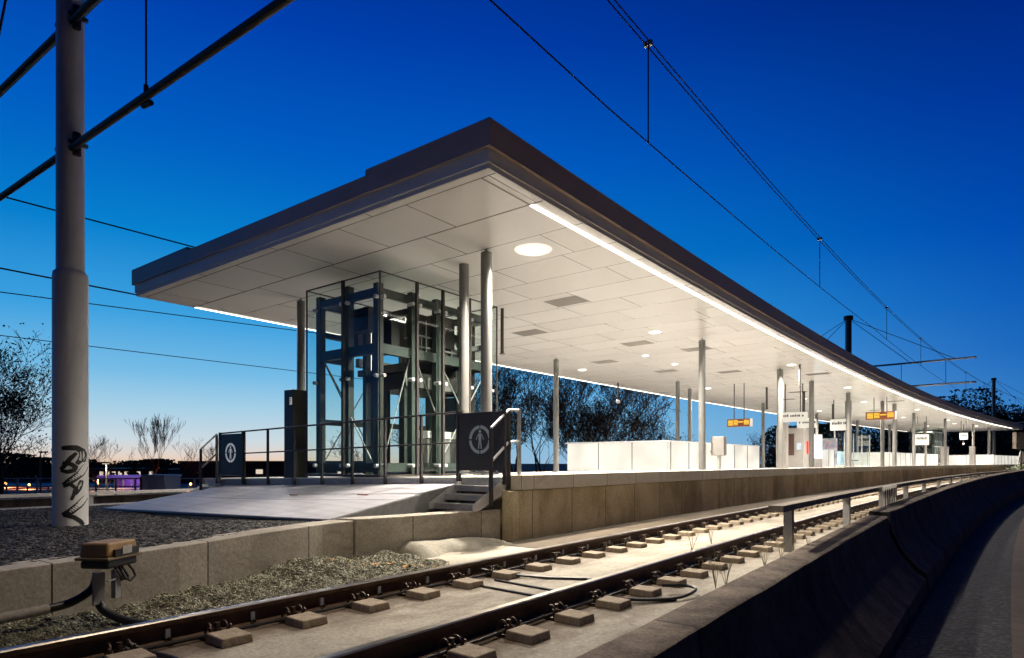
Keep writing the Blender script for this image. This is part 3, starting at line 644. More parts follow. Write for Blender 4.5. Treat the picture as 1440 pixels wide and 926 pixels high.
    mb.build('cable_tray', M['zinc'], t)
    # car
    mb = MB(); mb.box(-1.48,-.47,.98,2.72,1.62,1.98); mb.box(-1.48,-.47,.98,2.72,.08,.20); mb.build('car_header', M['anthracite'], t)
    mb = MB(); mb.box(-.465,-.45,1.0,2.7,1.66,1.94); mb.build('car_fascia', M['metalgrey'], t)
    for x, y, q1, q2 in ((-1.42,1.05,.07,.07),(-.54,1.08,.07,.10),(-1.42,2.62,.07,.08),(-.54,2.60,.07,.10),(-.54,1.85,.07,.09),(-1.42,1.85,.07,.07),(-1.0,1.03,.05,.04)):
        mb = MB(); mb.box(x-q1,x+q1,y-q2,y+q2,.2,1.62); mb.build('car_pillar', M['liftsteel'], t)
    for y0, y1 in ((1.19,1.75),(1.95,2.49)):
        mb = MB(); mb.box(-.49,-.46,y0,y1,.72,.86); mb.build('car_rail', M['plaster'], t)
        mb = MB(); mb.box(-.50,-.48,y0,y1,.20,.71); mb.build('car_panel', M['metalgrey'], t)
        mb = MB(); mb.box(-.50,-.492,y0,y1,.87,1.61); mb.build('car_window', gm, t)
    mb = MB(); mb.box(-1.2,-.7,2.66,2.70,.25,1.6); mb.build('car_door', M['zinc'], t)
    mb = MB(); mb.box(-.34,-.28,2.25,2.40,.9,1.6); mb.box(-.34,-.28,1.60,1.70,1.1,1.9); mb.build('call_panel', M['anthracite'], t)
    mb = MB()
    for k in range(7): mb.tube([(-.30,1.62+.012*k,.3),(-.30,1.62+.012*k,2.1)], .006, 4)
    mb.tube([(-.26,2.35,.1),(-.26,2.35,2.1)], .03, 8); mb.tube([(-.26,2.5,1.4),(-.26,2.5,2.1)], .025, 8); mb.build('cable_bundle', M['zinc'], t)
    mb = MB(); mb.box(-.55,-.25,1.55,2.1,2.45,3.05); mb.box(-1.62,-1.2,.5,1.3,2.35,2.95); mb.box(-.5,-.28,.5,.8,2.32,2.75); mb.box(-1.1,-.6,.25,.5,2.6,3.0); mb.build('control_unit', M['anthracite'], t)
    # shaft lamp + tube
    mb = MB(); mb.box(-.36,-.30,1.85,2.05,2.72,2.80); mb.build('work_lamp', M['advert'], t)
    mb = MB(); mb.box(-1.02,-.98,.60,.64,1.95,2.9); mb.build('strip_lamp', emat('strip tube', WARM2, 3) if full else M['led'], t)
    # plinth
    mb = MB(); mb.box(-Wd-.04,.04,-.04,Ln+.04,.003,.045); mb.build('plinth', M['anthracite'], t)
    return t
make_lift(7.07, -8.18, True, 'large glass lift shaft with grey steel frame near the front of the platform')
lift2 = make_lift(68.0, -8.6, False, 'distant glass lift shaft near the far end of the platform')

# tall cabinet marked F
t = at('tall_cabinet', 'tall narrow dark cabinet with a small white F plate, left of the lift', 'cabinet', 7.2, -10.78, None)
mb = MB(); mb.box(-.15,.15,-.16,.16,.02,1.69); mb.build('housing', M['anthracite'], t, bevel=.008)
mb = MB(); mb.box(-.15,.15,-.17,.17,0,.02); mb.build('base', M['anthracite'], t)
mb = MB(); mb.box(.04,.115,-.166,-.162,1.40,1.54); mb.build('plate', M['white_sign'], t)
mb = MB(); mb.box(.058,.070,-.171,-.1665,1.415,1.525); mb.box(.070,.098,-.171,-.1665,1.511,1.525); mb.box(.070,.092,-.171,-.1665,1.465,1.479); mb.build('letter', M['ink'], t)

# ================================================================== RAMP, STAIRS, RAILING, GATES
t = at('sloping_ramp_cover', 'sloping pale grey perforated metal sheet between the dark chippings and the platform end', 'ramp', 0, 0, 0)
def zr(s_, d_):   # plane of the cover
    f = (s_-4.6)/(6.86-4.6); zt_ = -.295-.0265*(-6.2-d_); zb = zg(4.6, d_)+.02
    return zb+(zt_-zb)*f
rows = [(-6.20,-8.4),(-8.41,-10.5),(-10.51,-12.7)]; srows = [(4.6,5.7),(5.712,6.84)]
mb = MB()
for d1, d0 in rows:
    for a, b in srows:
        vs = []
        for s_, d_ in ((a,d0),(a,d1),(b,d1),(b,d0)):
            vs += [P(s_,d_,zr(s_,d_)), P(s_,d_,zr(s_,d_)-.03)]
        mb.add(vs, [(0,2,4,6),(7,5,3,1),(0,1,3,2),(2,3,5,4),(4,5,7,6),(6,7,1,0)])
mb.build('perforated_sheet', M['ramp'], t)
mb = MB(); a_ = [P(4.65,-6.185,zr(4.65,-6.2)-.01),P(6.82,-6.185,zr(6.82,-6.2)-.01),P(6.82,-6.185,-.70),P(4.65,-6.185,-.70)]
mb.add(a_+[v-Vector((.02,0,0)) for v in a_], [(0,1,2,3),(7,6,5,4),(0,4,5,1),(1,5,6,2),(2,6,7,3),(3,7,4,0)]); mb.build('side_skirt', M['zinc'], t)
mb = MB(); mb.tube([P(4.56,-12.7,zg(4.5,-12.7)+.0), P(4.56,-6.2,zg(4.5,-6.2)+.0)], .028, 8); mb.build('edge_tube', M['anthracite'], t)
for px_ in ((6.0,-7.3),(6.0,-9.0)):
    mb = MB(); c = P(px_[0],px_[1],zr(*px_)+.004); mb.box(c.x-.11,c.x+.11,c.y-.012,c.y+.012,c.z,c.z+.012); mb.build('red_marker', mat('red marker', (.35,.06,.04), None, .6), t)

def stair(t, w):
    for k in range(3):
        mb = MB(); y = .04+.21*k; z = .03+.115*k
        mb.box(-w/2,w/2,y,y+.20,z+.03,z+.05); mb.box(-w/2,w/2,y,y+.012,z-.03,z+.03); mb.box(-w/2,w/2,y+.19,y+.20,z-.0,z+.03); mb.build('tread', M['zinc'], t)
    for sx in (-1,1):
        x = sx*(w/2+.012)
        mb = MB(); mb.prism([(-.04,-.0),(.07,0),(.64,.22),(.64,.36),(.52,.36),(-.04,.08)], x-.008, x+.008, 'x'); mb.build('stringer', M['zinc_light'], t)
t = at('metal_stairs', 'short galvanised open tread stairs from the kerb wall up to the platform', 'stairs', 6.24, -5.76, -.63)
stair(t, .76)
t = at('metal_stairs', 'short galvanised stairs at the left end of the platform edge', 'stairs', 6.24, -13.2, -.82)
stair(t, .5)
def railing():
    t = at('railing', 'long dark steel railing across the platform end in front of the lift', 'railing', 6.84, 0, 0)
    zt = lambda d: PZ(d)+.95
    ds = [-6.17,-6.95,-7.77,-8.59,-9.42,-10.26,-11.12,-11.96]
    for d_ in ds:
        mb = MB(); mb.box(d_-.02,d_+.02,-.035,.0,PZ(d_)-.12,zt(d_)-.02); mb.box(d_-.03,d_+.03,-.002,.02,PZ(d_)-.12,PZ(d_)-.02); mb.build('post', M['anthracite'], t)
    for o_, r_ in ((0,.016),(-.44,.013)):
        mb = MB(); mb.tube([(-6.1,-.02,zt(-6.1)+o_-.01),(-12.9,-.02,zt(-12.9)+o_-.01)], r_, 8); mb.build('rail_bar', M['anthracite'], t, smooth=True)
railing()
# stair handrails (right)
t = at('stair_handrail', 'sloping handrail with two posts on the right side of the metal stairs', 'handrail', 0, 0, 0)
hp = M['zinc']
A_ = P(6.50,-5.31,0); B_ = P(6.90,-5.33,0); C_ = P(7.18,-5.36,0)
mb = MB(); mb.box(A_.x-.022,A_.x+.022,A_.y-.02,A_.y+.02,-.57,.45); mb.build('post', M['anthracite'], t)
mb = MB(); mb.box(B_.x-.022,B_.x+.022,B_.y-.02,B_.y+.02,-.36,.71); mb.build('post', M['anthracite'], t)
mb = MB(); mb.box(C_.x-.02,C_.x+.02,C_.y-.02,C_.y+.02,-.26,.76); mb.build('post', hp, t)
for z0_, z1_ in ((.46,.725),(.01,.285)):
    mb = MB(); mb.tube([(A_.x,A_.y,z0_),(B_.x,B_.y,z1_),(C_.x,C_.y,z1_+.02)], .019, 8); mb.build('rail_bar', M['zinc_light'], t, smooth=True)
t = at('stair_handrail', 'sloping handrail at the left end of the platform edge', 'handrail', 0, 0, 0)
mb = MB(); mb.box(-12.97,-12.93,6.45,6.49,-.84,.28); mb.build('post', M['anthracite'], t)
mb = MB(); mb.box(-13.0,-12.96,6.80,6.84,-.44,.60); mb.build('post', M['anthracite'], t)
for z0_, z1_ in ((.28,.6),(-.12,.2)):
    mb = MB(); mb.tube([(-12.95,6.47,z0_),(-12.97,6.82,z1_)], .018, 8); mb.build('rail_bar', M['zinc'], t, smooth=True)
mb = MB(); mb.tube([(-12.9,6.0,-.82),(-12.9,6.45,-.6),(-12.9,6.8,-.52)], .014, 8); mb.build('lower_bar', hp, t)

def gate(s_, d_, w, label, ring_mat, zb=-.09, h=.82):
    t = at('stair_gate', label, 'gate', s_, d_, PZ(d_))
    mb = MB(); mb.box(-w/2,w/2,-.012,.012,.09,.09+h); mb.build('panel', M['anthracite'], t, bevel=.004)
    for x in (-w/2-.025,w/2+.025):
        mb = MB(); mb.box(x-.02,x+.02,-.02,.02,-.1,.95); mb.build('post', M['anthracite'], t)
    mb = MB(); mb.box(-w/2,w/2,-.012,.012,.055,.07); mb.build('bottom_bar', M['zinc'], t)
    cz = .09+h*.53; R_ = min(.20, w*.26)
    mb = MB()
    for q in range(4):
        a0 = pi/2*q+.06; a1 = pi/2*(q+1)-.06; n = 8
        poly = [(R_*cos(a0+(a1-a0)*k/n), cz+R_*sin(a0+(a1-a0)*k/n)) for k in range(n+1)]+[((R_-.045)*cos(a1-(a1-a0)*k/n), cz+(R_-.045)*sin(a1-(a1-a0)*k/n)) for k in range(n+1)]
        for k in range(n):
            i, j = k, 2*n+1-k
            mb.prism([poly[i],poly[i+1],poly[j-1],poly[j]], -.016, -.0125)
    mb.build('ring_mark', ring_mat, t)
    mb = MB()
    mb.tube([(0,-.0125,cz+.115),(0,-.016,cz+.115)], .022, 12)
    mb.prism([(-.03,cz+.085),(.03,cz+.085),(.022,cz-.02),(-.022,cz-.02)], -.016, -.0125)
    mb.prism([(-.021,cz-.022),(-.002,cz-.022),(-.016,cz-.13),(-.034,cz-.13)], -.016, -.0125)
    mb.prism([(.002,cz-.022),(.021,cz-.022),(.034,cz-.13),(.016,cz-.13)], -.016, -.0125)
    mb.prism([(-.034,cz+.08),(-.036,cz+.08),(-.075,cz-.0),(-.06,cz-.0)], -.016, -.0125)
    mb.prism([(.034,cz+.08),(.036,cz+.08),(.075,cz-.0),(.06,cz-.0)], -.016, -.0125)
    mb.build('figure_mark', ring_mat, t)
    return t
RM = mat('bare metal mark', (.45,.52,.50), None, .4, metal=.3)
gate(6.80, -5.75, .80, 'dark square gate panel with a ringed standing figure, at the top of the right stairs', RM)
gate(6.80, -12.42, .84, 'dark gate panel with a ringed standing figure, at the left end of the railing', mat('glowing backlit mark', (.8,.8,.78), None, .4, emis=(.9,.95,1), estr=.25))  # mark glows to imitate light showing through the cut-out

# ================================================================== GLOWING STAIR ENCLOSURES
def lightbox(s0, s1, d0, d1, h, label, npan_s, npan_d, name='stair_enclosure'):
    t = tag(bpy.data.objects.new(name, None), label, 'light parapet', 'white glowing parapets around the stairwells'); COL.objects.link(t)
    t.location = P(s0, d0, PZ(d0)); t.rotation_euler = (0,0,0); base = t.location.copy()
    def loc(mb): mb.v = [(x-base.x, y-base.y, z-base.z) for x,y,z in mb.v]; return mb
    z0f = lambda d: PZ(d)+.03
    # long side on the track side, made of panels
    for d_ in (d0,d1):
        for k in range(npan_s):
            a = s0+(s1-s0)*k/npan_s+.012; b = s0+(s1-s0)*(k+1)/npan_s-.012
            mb = MB(); mb.sweep([(d_-.05,z0f(d_)),(d_+.05,z0f(d_)),(d_+.05,z0f(d_)+h-.06),(d_-.05,z0f(d_)+h-.06)], a, b, 1.5); loc(mb).build('glowing_panel', M['lightbox'], t)
    for s_ in (s0,):
        for k in range(npan_d):
            a = d0+(d1-d0)*k/npan_d; b = d0+(d1-d0)*(k+1)/npan_d; a -= .06 if k == 0 else .012; b += .012
            mb = MB(); mb.sweep([(b,z0f(d0)-.05),(a,z0f(d0)-.05),(a,z0f(d0)+h-.06),(b,z0f(d0)+h-.06)], s_-.06, s_+.02, .08); loc(mb).build('glowing_panel', M['lightbox'], t)
    mb = MB()
    for d_ in (d0,d1): mb.sweep([(d_-.07,z0f(d_)+h-.055),(d_+.07,z0f(d_)+h-.055),(d_+.07,z0f(d_)+h-.015),(d_-.07,z0f(d_)+h-.015)], s0+.03, s1, 1.5)
    mb.sweep([(d1-.07,z0f(d0)+h-.055),(d0+.07,z0f(d0)+h-.055),(d0+.07,z0f(d0)+h-.013),(d1-.07,z0f(d0)+h-.013)], s0-.09, s0+.025, .12)
    loc(mb).build('top_rail', M['zinc_light'], t)
    for k in range(npan_s+1):
        a = s0+(s1-s0)*k/npan_s; mb = MB()
        mb.sweep([(d0+.04,z0f(d0)-.02),(d0+.065,z0f(d0)-.02),(d0+.065,z0f(d0)+h-.056),(d0+.04,z0f(d0)+h-.056)], a-.024, a+.024, .05); loc(mb).build('frame_bar', M['column'], t)
    for k in range(1, npan_d):
        a = d0+(d1-d0)*k/npan_d; mb = MB()
        mb.sweep([(a-.017,z0f(d0)-.02),(a+.017,z0f(d0)-.02),(a+.017,z0f(d0)+h-.056),(a-.017,z0f(d0)+h-.056)], s0-.075, s0-.05, .03); loc(mb).build('frame_bar', M['column'], t)
lightbox(20.0, 28.7, -9.0, -13.1, 1.0, 'glowing white parapet around the nearer stairwell', 6, 3)
lightbox(52.0, 68.0, -8.5, -12.5, 1.0, 'glowing white parapet around the farther stairwell', 10, 3)
lightbox(38.2, 39.2, -8.6, -9.3, .98, 'small glowing white box under the white hanging sign', 1, 1, 'light_box')
lightbox(76.0, 90.0, -5.6, -12, .95, 'glowing white parapet at the far end of the platform with scribbles', 8, 3)

# ================================================================== HUNG THINGS
def rods(t, xs, z0, z1):
    for x in xs:
        mb = MB(); mb.cyl(x,0,z0,z1,.022,8); mb.build('rod', M['anthracite'], t)
def display(s_, d_, w, h, zc, label):
    t = at('departure_display', label, 'display', s_, d_, 0, 'amber departure displays hanging from the canopy')
    mb = MB(); mb.box(-w/2,w/2,-.10,.10,zc-h/2,zc+h/2); mb.build('housing', M['dotdark'], t)
    mb = MB()
    for sg in (-1,1):
        y0, y1 = (-.104,-.1005) if sg < 0 else (.1005,.104)
        for bb in ((-w*.45,-w*.24,-h*.34,h*.34),(-w*.21,-w*.02,-h*.30,h*.36),(0,w*.22,h*.02,h*.18),(w*.25,w*.46,-h*.25,h*.34)):
            m2 = MB(); m2.box(bb[0],bb[1],y0,y1,zc+bb[2],zc+bb[3]); m2.build('amber_field', M['dotyellow'], t)
    mb = MB()
    for k in range(3): mb.box(-w*.44,-w*.25,-.1065,-.1045,zc-h*.26+k*h*.2,zc-h*.22+k*h*.2); mb.box(-w*.20,-w*.03,-.1065,-.1045,zc-h*.2+k*h*.2,zc-h*.15+k*h*.2)
    for k in range(3): mb.box(w*.26,w*.45,-.1065,-.1045,zc-h*.15+k*h*.18,zc-h*.11+k*h*.18)
    mb.build('text_line', M['dotdark'], t)
    mb = MB(); mb.box(w/2,w/2+.06,-.10,.10,zc-h/2,zc+h/2); mb.build('end_lamp', M['white_sign'], t)
    rods(t, (-w*.22,w*.22), zc+h/2, 3.499)
display(27.9, -9.55, 1.0, .34, 1.76, 'amber departure display hanging over the nearer stair enclosure, against the sky')
display(38.6, -6.1, 1.38, .42, 2.52, 'amber departure display hanging near the track edge halfway along the platform')
def namesign(s_, d_, w, h, zc, label, rz=0):
    t = at('hanging_sign', label, 'sign', s_, d_, 0, 'white signs hanging from the canopy', rz)
    mb = MB(); mb.box(-w/2,w/2,-.06,.06,zc-h/2,zc+h/2); mb.build('panel', M['white_sign'], t)
    mb = MB(); rr = random.Random(int(s_))
    x = -w*.4
    while x < w*.36:
        q = rr.uniform(.04,.08); mb.box(x,x+q,-.064,-.0605,zc+h*.02,zc+h*.02+rr.uniform(.3,.55)*h*.5); x += q+.02+(.06 if rr.random()<.2 else 0)
    mb.build('lettering', M['ink'], t)
    rods(t, (-w*.32,w*.32), zc+h/2, 3.499)
namesign(29.6, -7.75, 1.1, .42, 2.03, 'pale double hanging sign with dark lettering near the grey kiosk', rz=.25)
namesign(30.6, -7.5, .8, .40, 1.78, 'lower pale sign with small lettering behind the first hanging sign', rz=.25)
namesign(38.3, -8.0, 1.0, .62, 2.1, 'bright white hanging sign left of the glass shelter')
namesign(56.5, -7.3, .9, .8, 1.75, 'white square hanging sign in front of the distant lift')
namesign(64.0, -4.95-.9, .55, .55, 2.2, 'small glaring white sign hanging near the far end of the platform')
def hang(s_, d_, L_, r_, label, dome=False):
    t = at('hanging_camera' if dome else 'hanging_tube', label, 'camera' if dome else 'tube', s_, d_, 3.5, 'tubes hanging from the canopy ceiling')
    mb = MB(); mb.cyl(0,0,-L_,-.002,r_,12); mb.build('tube', M['anthracite'], t, smooth=True)
    if dome:
        mb = MB(); mb.tube([(0,0,-L_),(0,0,-L_-.05),(0,0,-L_-.12),(0,0,-L_-.17)], [.06,.10,.09,.02], 14); mb.build('dome', M['zinc_light'], t, smooth=True)
    else:
        mb = MB(); mb.cyl(0,0,-L_-.015,-L_,r_*1.7,12); mb.build('end_cap', M['anthracite'], t)
hang(11.2,-8.93,1.02,.038,'dark tube hanging from the ceiling right of the lift')
hang(24.3,-13.5,.75,.04,'hanging dome camera in front of the bare trees', True)
hang(30.1,-9.1,1.0,.05,'dark hanging tube over the far end of the stair enclosure')
hang(23.9,-5.9,.8,.035,'short dark hanging tube near the track edge beside the third column')
hang(33.0,-8.3,1.1,.05,'dark hanging tube above the grey kiosk')
hang(41.0,-9.1,1.1,.05,'dark hanging tube behind the bright white hanging sign')
hang(70.0,-6.9,1.7,.03,'hanging dome camera at the far end of the canopy', True)

# ================================================================== KIOSK, ADVERTS, SHELTER
t = at('vending_kiosk', 'grey ticket kiosk with dark window and red light bar behind the columns', 'kiosk', 33.6, -8.5, None)
mb = MB(); mb.box(-1.35,-.0,0,1.25,.02,2.0); mb.build('housing', M['metalgrey'], t, bevel=.02)
mb = MB(); mb.box(-1.2,-.45,-.012,-.003,.62,1.72); mb.box(-1.05,-.75,-.012,-.003,.05,.5); mb.build('dark_window', M['darkpane'], t)
mb = MB(); mb.box(-.32,-.12,-.03,-.003,.9,1.25); mb.build('screen', M['blueglass'], t)
mb = MB(); mb.box(.003,.02,.5,.72,.7,1.35); mb.build('red_light', M['red'], t)
t = at('sign_pillar', 'light grey square pillar left of the kiosk under the hanging sign', 'pillar', 31.0, -8.6, None)
mb = MB(); mb.box(-.14,.14,-.14,.14,0,2.1); mb.build('shaft', M['metalgrey'], t)
mb = MB(); mb.box(-.17,.17,-.17,.17,2.1,2.13); mb.build('cap', M['zinc'], t)
for i, (s_, d_) in enumerate(((36.3,-8.75),(37.6,-8.75))):
    t = at('advert_panel', ('left' if i == 0 else 'right')+' one of two tall blazing white advert light boxes right of the kiosk', 'advert panel', s_, d_, None, 'tall white advert light boxes')
    mb = MB(); mb.box(-.32,.0,-.08,.08,.0,.5); mb.build('foot', M['metalgrey'], t)
    mb = MB(); mb.box(-.32,.0,-.06,.06,.5,1.78); mb.build('light_panel', M['advert'], t)
    mb = MB(); mb.box(-.34,.02,-.08,.08,1.78,1.83); mb.build('cap', M['metalgrey'], t)
def shelter(s_, d_, ln, label):
    t = at('glass_shelter', label, 'shelter', s_, d_, None)
    n = 4
    for k in range(n+1):
        mb = MB(); mb.box(-.03,.03,ln*k/n-.03,ln*k/n+.03,0,2.15); mb.build('post', M['zinc'], t)
    for k in range(n):
        mb = MB(); mb.box(-.008,.008,ln*k/n+.04,ln*(k+1)/n-.04,.1,2.1); mb.build('glass_pane', M['glass'], t)
    mb = MB(); mb.box(-1.3,.05,-.05,ln+.05,2.15,2.20); mb.build('roof', M['glass'], t)
    mb = MB(); mb.box(-.035,-.012,.1,ln*.42,.12,.95); mb.build('blue_lower_panel', M['blueglass'], t)
    mb = MB(); mb.box(-.04,-.012,ln*.28,ln*.33,.9,1.85); mb.build('light_panel', M['advert'], t)
    mb = MB(); mb.box(-.9,-.5,ln*.55,ln*.9,.38,.46); mb.box(-.72,-.68,ln*.6,ln*.64,0,.38); mb.box(-.72,-.68,ln*.82,ln*.86,0,.38); mb.build('bench', M['anthracite'], t)
shelter(41.0, -9.0, 8.5, 'glass waiting shelter with blue art panels halfway along the platform')
# colourful poster figure shape panel inside the shelter
t = at('art_panel', 'standing painted panel with red, blue and beige shapes in front of the shelter', 'poster', 40.6, -8.75, None)
mb = MB(); mb.box(-.9,0,-.02,.02,.15,1.7); mb.build('board', mat('painted art', (.05,.10,.24), (.42,.40,.36), .5, scale=2.2, stain=((.45,.05,.04),(3,3,3),.56,.64,.9)), t)
mb = MB(); mb.box(-.85,-.8,-.02,.02,0,.15); mb.box(-.1,-.05,-.02,.02,0,.15); mb.build('foot', M['zinc'], t)
t = at('grey_cabinet', 'grey upright cabinet between the far stair enclosure and the distant lift', 'cabinet', 62.5, -6.9, None)
mb = MB(); mb.box(-.25,.25,-.2,.2,.05,1.55); mb.build('housing', M['metalgrey'], t); mb = MB(); mb.box(-.28,.28,-.23,.23,0,.05); mb.build('base', M['zinc'], t)
t = at('grey_cabinet', 'slim grey cabinet beside the last track side column', 'cabinet', 66.8, -5.7, None)
mb = MB(); mb.box(-.2,.2,-.2,.2,.05,1.6); mb.build('housing', M['metalgrey'], t); mb = MB(); mb.box(-.23,.23,-.23,.23,0,.05); mb.build('base', M['zinc'], t)

# ================================================================== OVERHEAD LINE
def mast1():
    base = CP(99, 8.28, z=-.83)
    t = thing('overhead_mast', 'tall thick pale steel mast with black graffiti standing in the dark chippings', 'mast', base)
    mb = MB(); mb.cyl(0,0,0,3.24,.198,40); mb.build('lower_shaft', M['mast'], t, smooth=True)
    mb = MB(); mb.tube([(0,0,3.24),(0,0,3.30),(0,0,3.33),(0,0,11)], [.198,.190,.158,.155], 40); mb.build('upper_shaft', M['mast'], t, smooth=True)
    # graffiti wrapped on the shaft
    strokes = [([(89,630.5),(97,630),(106,630),(112,634),(113,641),(110,648),(106,653)],6.5),([(106,637),(99,645),(93,654),(88,661)],5),([(88,662),(96,664),(103,662),(105,657),(100,653),(90,651)],5),
               ([(117,655),(111,666),(101,675),(91,683)],8),([(91,685),(99,681),(105,687),(103,696),(100,704)],4),([(112,676),(109,687),(104,696)],5.5),([(117,700),(109,711),(98,721),(90,725)],8),([(92,725),(103,728),(110,734),(114,740)],5),([(113,631),(115,640),(114,650)],5)]
    cdir = atan2(-base.y, -base.x); mb = MB(); R_ = .2005
    for pts, wd in strokes:
        dense = []
        for a, b in zip(pts[:-1], pts[1:]):
            for k in range(5): dense.append((a[0]+(b[0]-a[0])*k/5, a[1]+(b[1]-a[1])*k/5))
        dense.append(pts[-1]); vs = []; n = len(dense)
        for i in range(n):
            a = dense[max(0,i-1)]; b = dense[min(n-1,i+1)]; tx, ty = b[0]-a[0], b[1]-a[1]; l = math.hypot(tx,ty) or 1; nx, ny = -ty/l, tx/l
            taper = wd*1.2/2*(1-.35*abs(2*i/(n-1)-1)**3)
            for sg in (-1,1):
                x = dense[i][0]+nx*taper*sg; y = dense[i][1]+ny*taper*sg
                q = max(-.97, min(.97, (x-99)/21.5)); ang = cdir+math.asin(q)
                z = max(.01, (651.1-y)*8.10/892-base.z)
                vs.append((R_*cos(ang), R_*sin(ang), z))
        mb.add(vs, [(2*i,2*i+1,2*i+3,2*i+2) for i in range(n-1)])
    mb.build('graffiti', M['spray'], t)
    # twin-tube cross arms
    dr = Vector((cos(radians(-4)), sin(radians(-4)), 0)); dr = (CP(400, 5.62, z=0)-CP(105, 8.2, z=0)).normalized(); dr.z = 0
    up = Vector((0,0,1)); sd_ = Vector((-dr.y, dr.x, 0))
    for zc in (4.93, 6.56):
        for part, a, b in (('arm', .15, 7.5), ('arm', -.15, -9)):
            mb = MB()
            for oz, oy in ((.05,.04),(-.05,-.04)):
                mb.tube([dr*a+up*(zc+oz)+sd_*oy, dr*b+up*(zc+oz)+sd_*oy], .042, 12)
            mb.build(part, M['tube'], t, smooth=True)
        for a in (.2,-.2):
            mb = MB(); c = dr*a+up*zc; mb.tube([c-up*.14, c+up*.14], .05, 10); mb.tube([c-sd_*.11+dr*.03, c+sd_*.11+dr*.03], .03, 8); mb.build('arm_clamp', M['tube'], t)
        mb = MB(); c = dr*2.05+up*zc; mb.tube([c-up*.11, c+up*.12], .028, 8); mb.tube([c-dr*.07-up*.09, c+dr*.12-up*.11], .03, 8); mb.build('hanger_clamp', M['tube'], t)
    mb = MB(); mb.tube([dr*2.05+up*5.0, dr*2.05+up*6.5], .012, 6); mb.build('hanger_rod', M['tube'], t)
    mb = MB(); mb.tube([(0,0,10.9), dr*-1+up*10.99], .02, 6); mb.build('top_stay', M['tube'], t)
    return t
mast1()
t = thing('added_floodlight', 'added unseen floodlight under the overhead cross arm above the near track', 'floodlight', (-3.2, 3.22, 3.86))  # added lamp out of view, brings warm light to track bed and kerb
mb = MB(); mb.box(-.22,.22,-.16,.16,-.06,.08); mb.build('housing', M['anthracite'], t, bevel=.02)
mb = MB(); mb.box(-.18,.18,-.12,.12,-.072,-.062); mb.build('lens', M['disc'], t)
mb = MB(); mb.box(-.03,.03,-.03,.03,.08,.16); mb.build('clamp', M['tube'], t)
l = bpy.data.lights.new('flood', 'SPOT'); l.energy = FLOOD*4; l.color = (1,.84,.64); l.spot_size = radians(165); l.spot_blend = .8; l.shadow_soft_size = .14
lo = bpy.data.objects.new('lamp', l); COL.objects.link(lo); lo.parent = t; lo.location = (0,0,-.09)
def mast2(px_, Y, top_py, arm, label):
    top = CP(px_, Y, py=top_py); base = Vector((top.x, top.y, PZ(-9)))
    t = thing('overhead_mast', label, 'mast', base); h = top.z-base.z
    mb = MB(); mb.cyl(0,0,0,h,.17,20); mb.build('shaft', M['column'], t, smooth=True)
    mb = MB(); mb.cyl(0,0,h-.12,h+.08,.25,16); mb.build('head', M['anthracite'], t, smooth=True)
    a_ = -math.atan((base.y-T0)/(R0)); dr = Vector((cos(a_), sin(a_), 0)); zc = arm-base.z
    for z_, L_ in ((zc, 5.4), (zc-1.25, 5.4)):
        mb = MB(); mb.tube([dr*-5.4+Vector((0,0,z_)), dr*5.9+Vector((0,0,z_))], .05, 8); mb.build('arm', M['zinc'], t)
    for x in (-5,-3,3,5):
        mb = MB(); mb.tube([(0,0,h-.05), dr*x+Vector((0,0,zc+.03))], .016, 5); mb.build('stay_wire', M['wire_dark'], t)
    for x in (-4.6,4.6,2.6):
        mb = MB(); mb.tube([dr*x+Vector((0,0,zc)), dr*x+Vector((0,0,zc-1.25))], .014, 5); mb.build('dropper', M['wire_dark'], t)
    return t
mast2(1193, 36.0, 447, 5.35, 'dark topped overhead mast rising through the canopy with stay wires')
mast2(1397.5, 70.0, 533, 5.6, 'farthest overhead mast with stay wires at the end of the platform')
# contact line over the near track
def span(ss, d_, zf, zc, label, double=True, rad=.010):
    t = tag(bpy.data.objects.new('overhead_wire', None), label, 'overhead wire'); COL.objects.link(t)
    mb = MB(); mb.tube([P(s_, d_, zc(s_)) for s_ in ss], rad, 8); mb.build('contact_wire', M['wire'], t, smooth=True)
    mb = MB()
    for o in ((-.03,.03) if double else (0,)): mb.tube([P(s_, d_+o, zf(s_)) for s_ in ss], rad, 8)
    mb.build('messenger_wire', M['wire'], t, smooth=True)
    return t
ss = [i*2.0 for i in range(-4, 60)]
zc_ = lambda s_: 3.80+.022*min(16, max(0, s_-6))
zf_ = lambda s_: 5.30-1.0*(1-((((s_-3)%38)-19)/19)**2)*.45-.15
t = span(ss, -3.3, lambda s_: 4.92+.012*max(0,s_), zc_, 'pair of overhead wires with droppers above the near track', rad=.0075)
for s_ in (1.0, 7.0, 15.7, 24.5, 32.0, 39.5, 47, 55, 63, 71):
    mb = MB(); mb.tube([P(s_,-3.3,zc_(s_)), P(s_,-3.3,4.92+.012*s_)], .009, 5); mb.build('dropper', M['wire_dark'], t)
    mb = MB(); c = P(s_,-3.3,4.92+.012*s_); mb.box(c.x-.05,c.x+.05,c.y-.02,c.y+.02,c.z-.03,c.z+.03); mb.build('dropper_clip', M['zinc'], t)
t = span(ss, -15.7, lambda s_: 5.28+.004*s_, lambda s_: 3.86+.0*s_, 'overhead wires above the far track on the left', double=False, rad=.017)
for s_ in (11.5,):
    mb = MB(); mb.tube([P(s_,-15.7,3.86), P(s_,-15.7,5.3)], .01, 5); mb.build('dropper', M['zinc'], t)
for (x0,Y0,y0,x1,Y1,y1,lb) in ((0,17.6,411,415,25,465,'thin cable crossing the sky behind the mast, the upper one'),(0,22,472,415,31,522,'thin cable crossing the sky low behind the mast, the lower one')):
    a = CP(x0,Y0,py=y0); b = CP(x1,Y1,py=y1); d_ = b-a
    mb = MB(); mb.tube([a-d_*.6, a, b, b+d_*2], .016, 5); tag(mb.build('cable', M['wire_dark']), lb, 'cable')
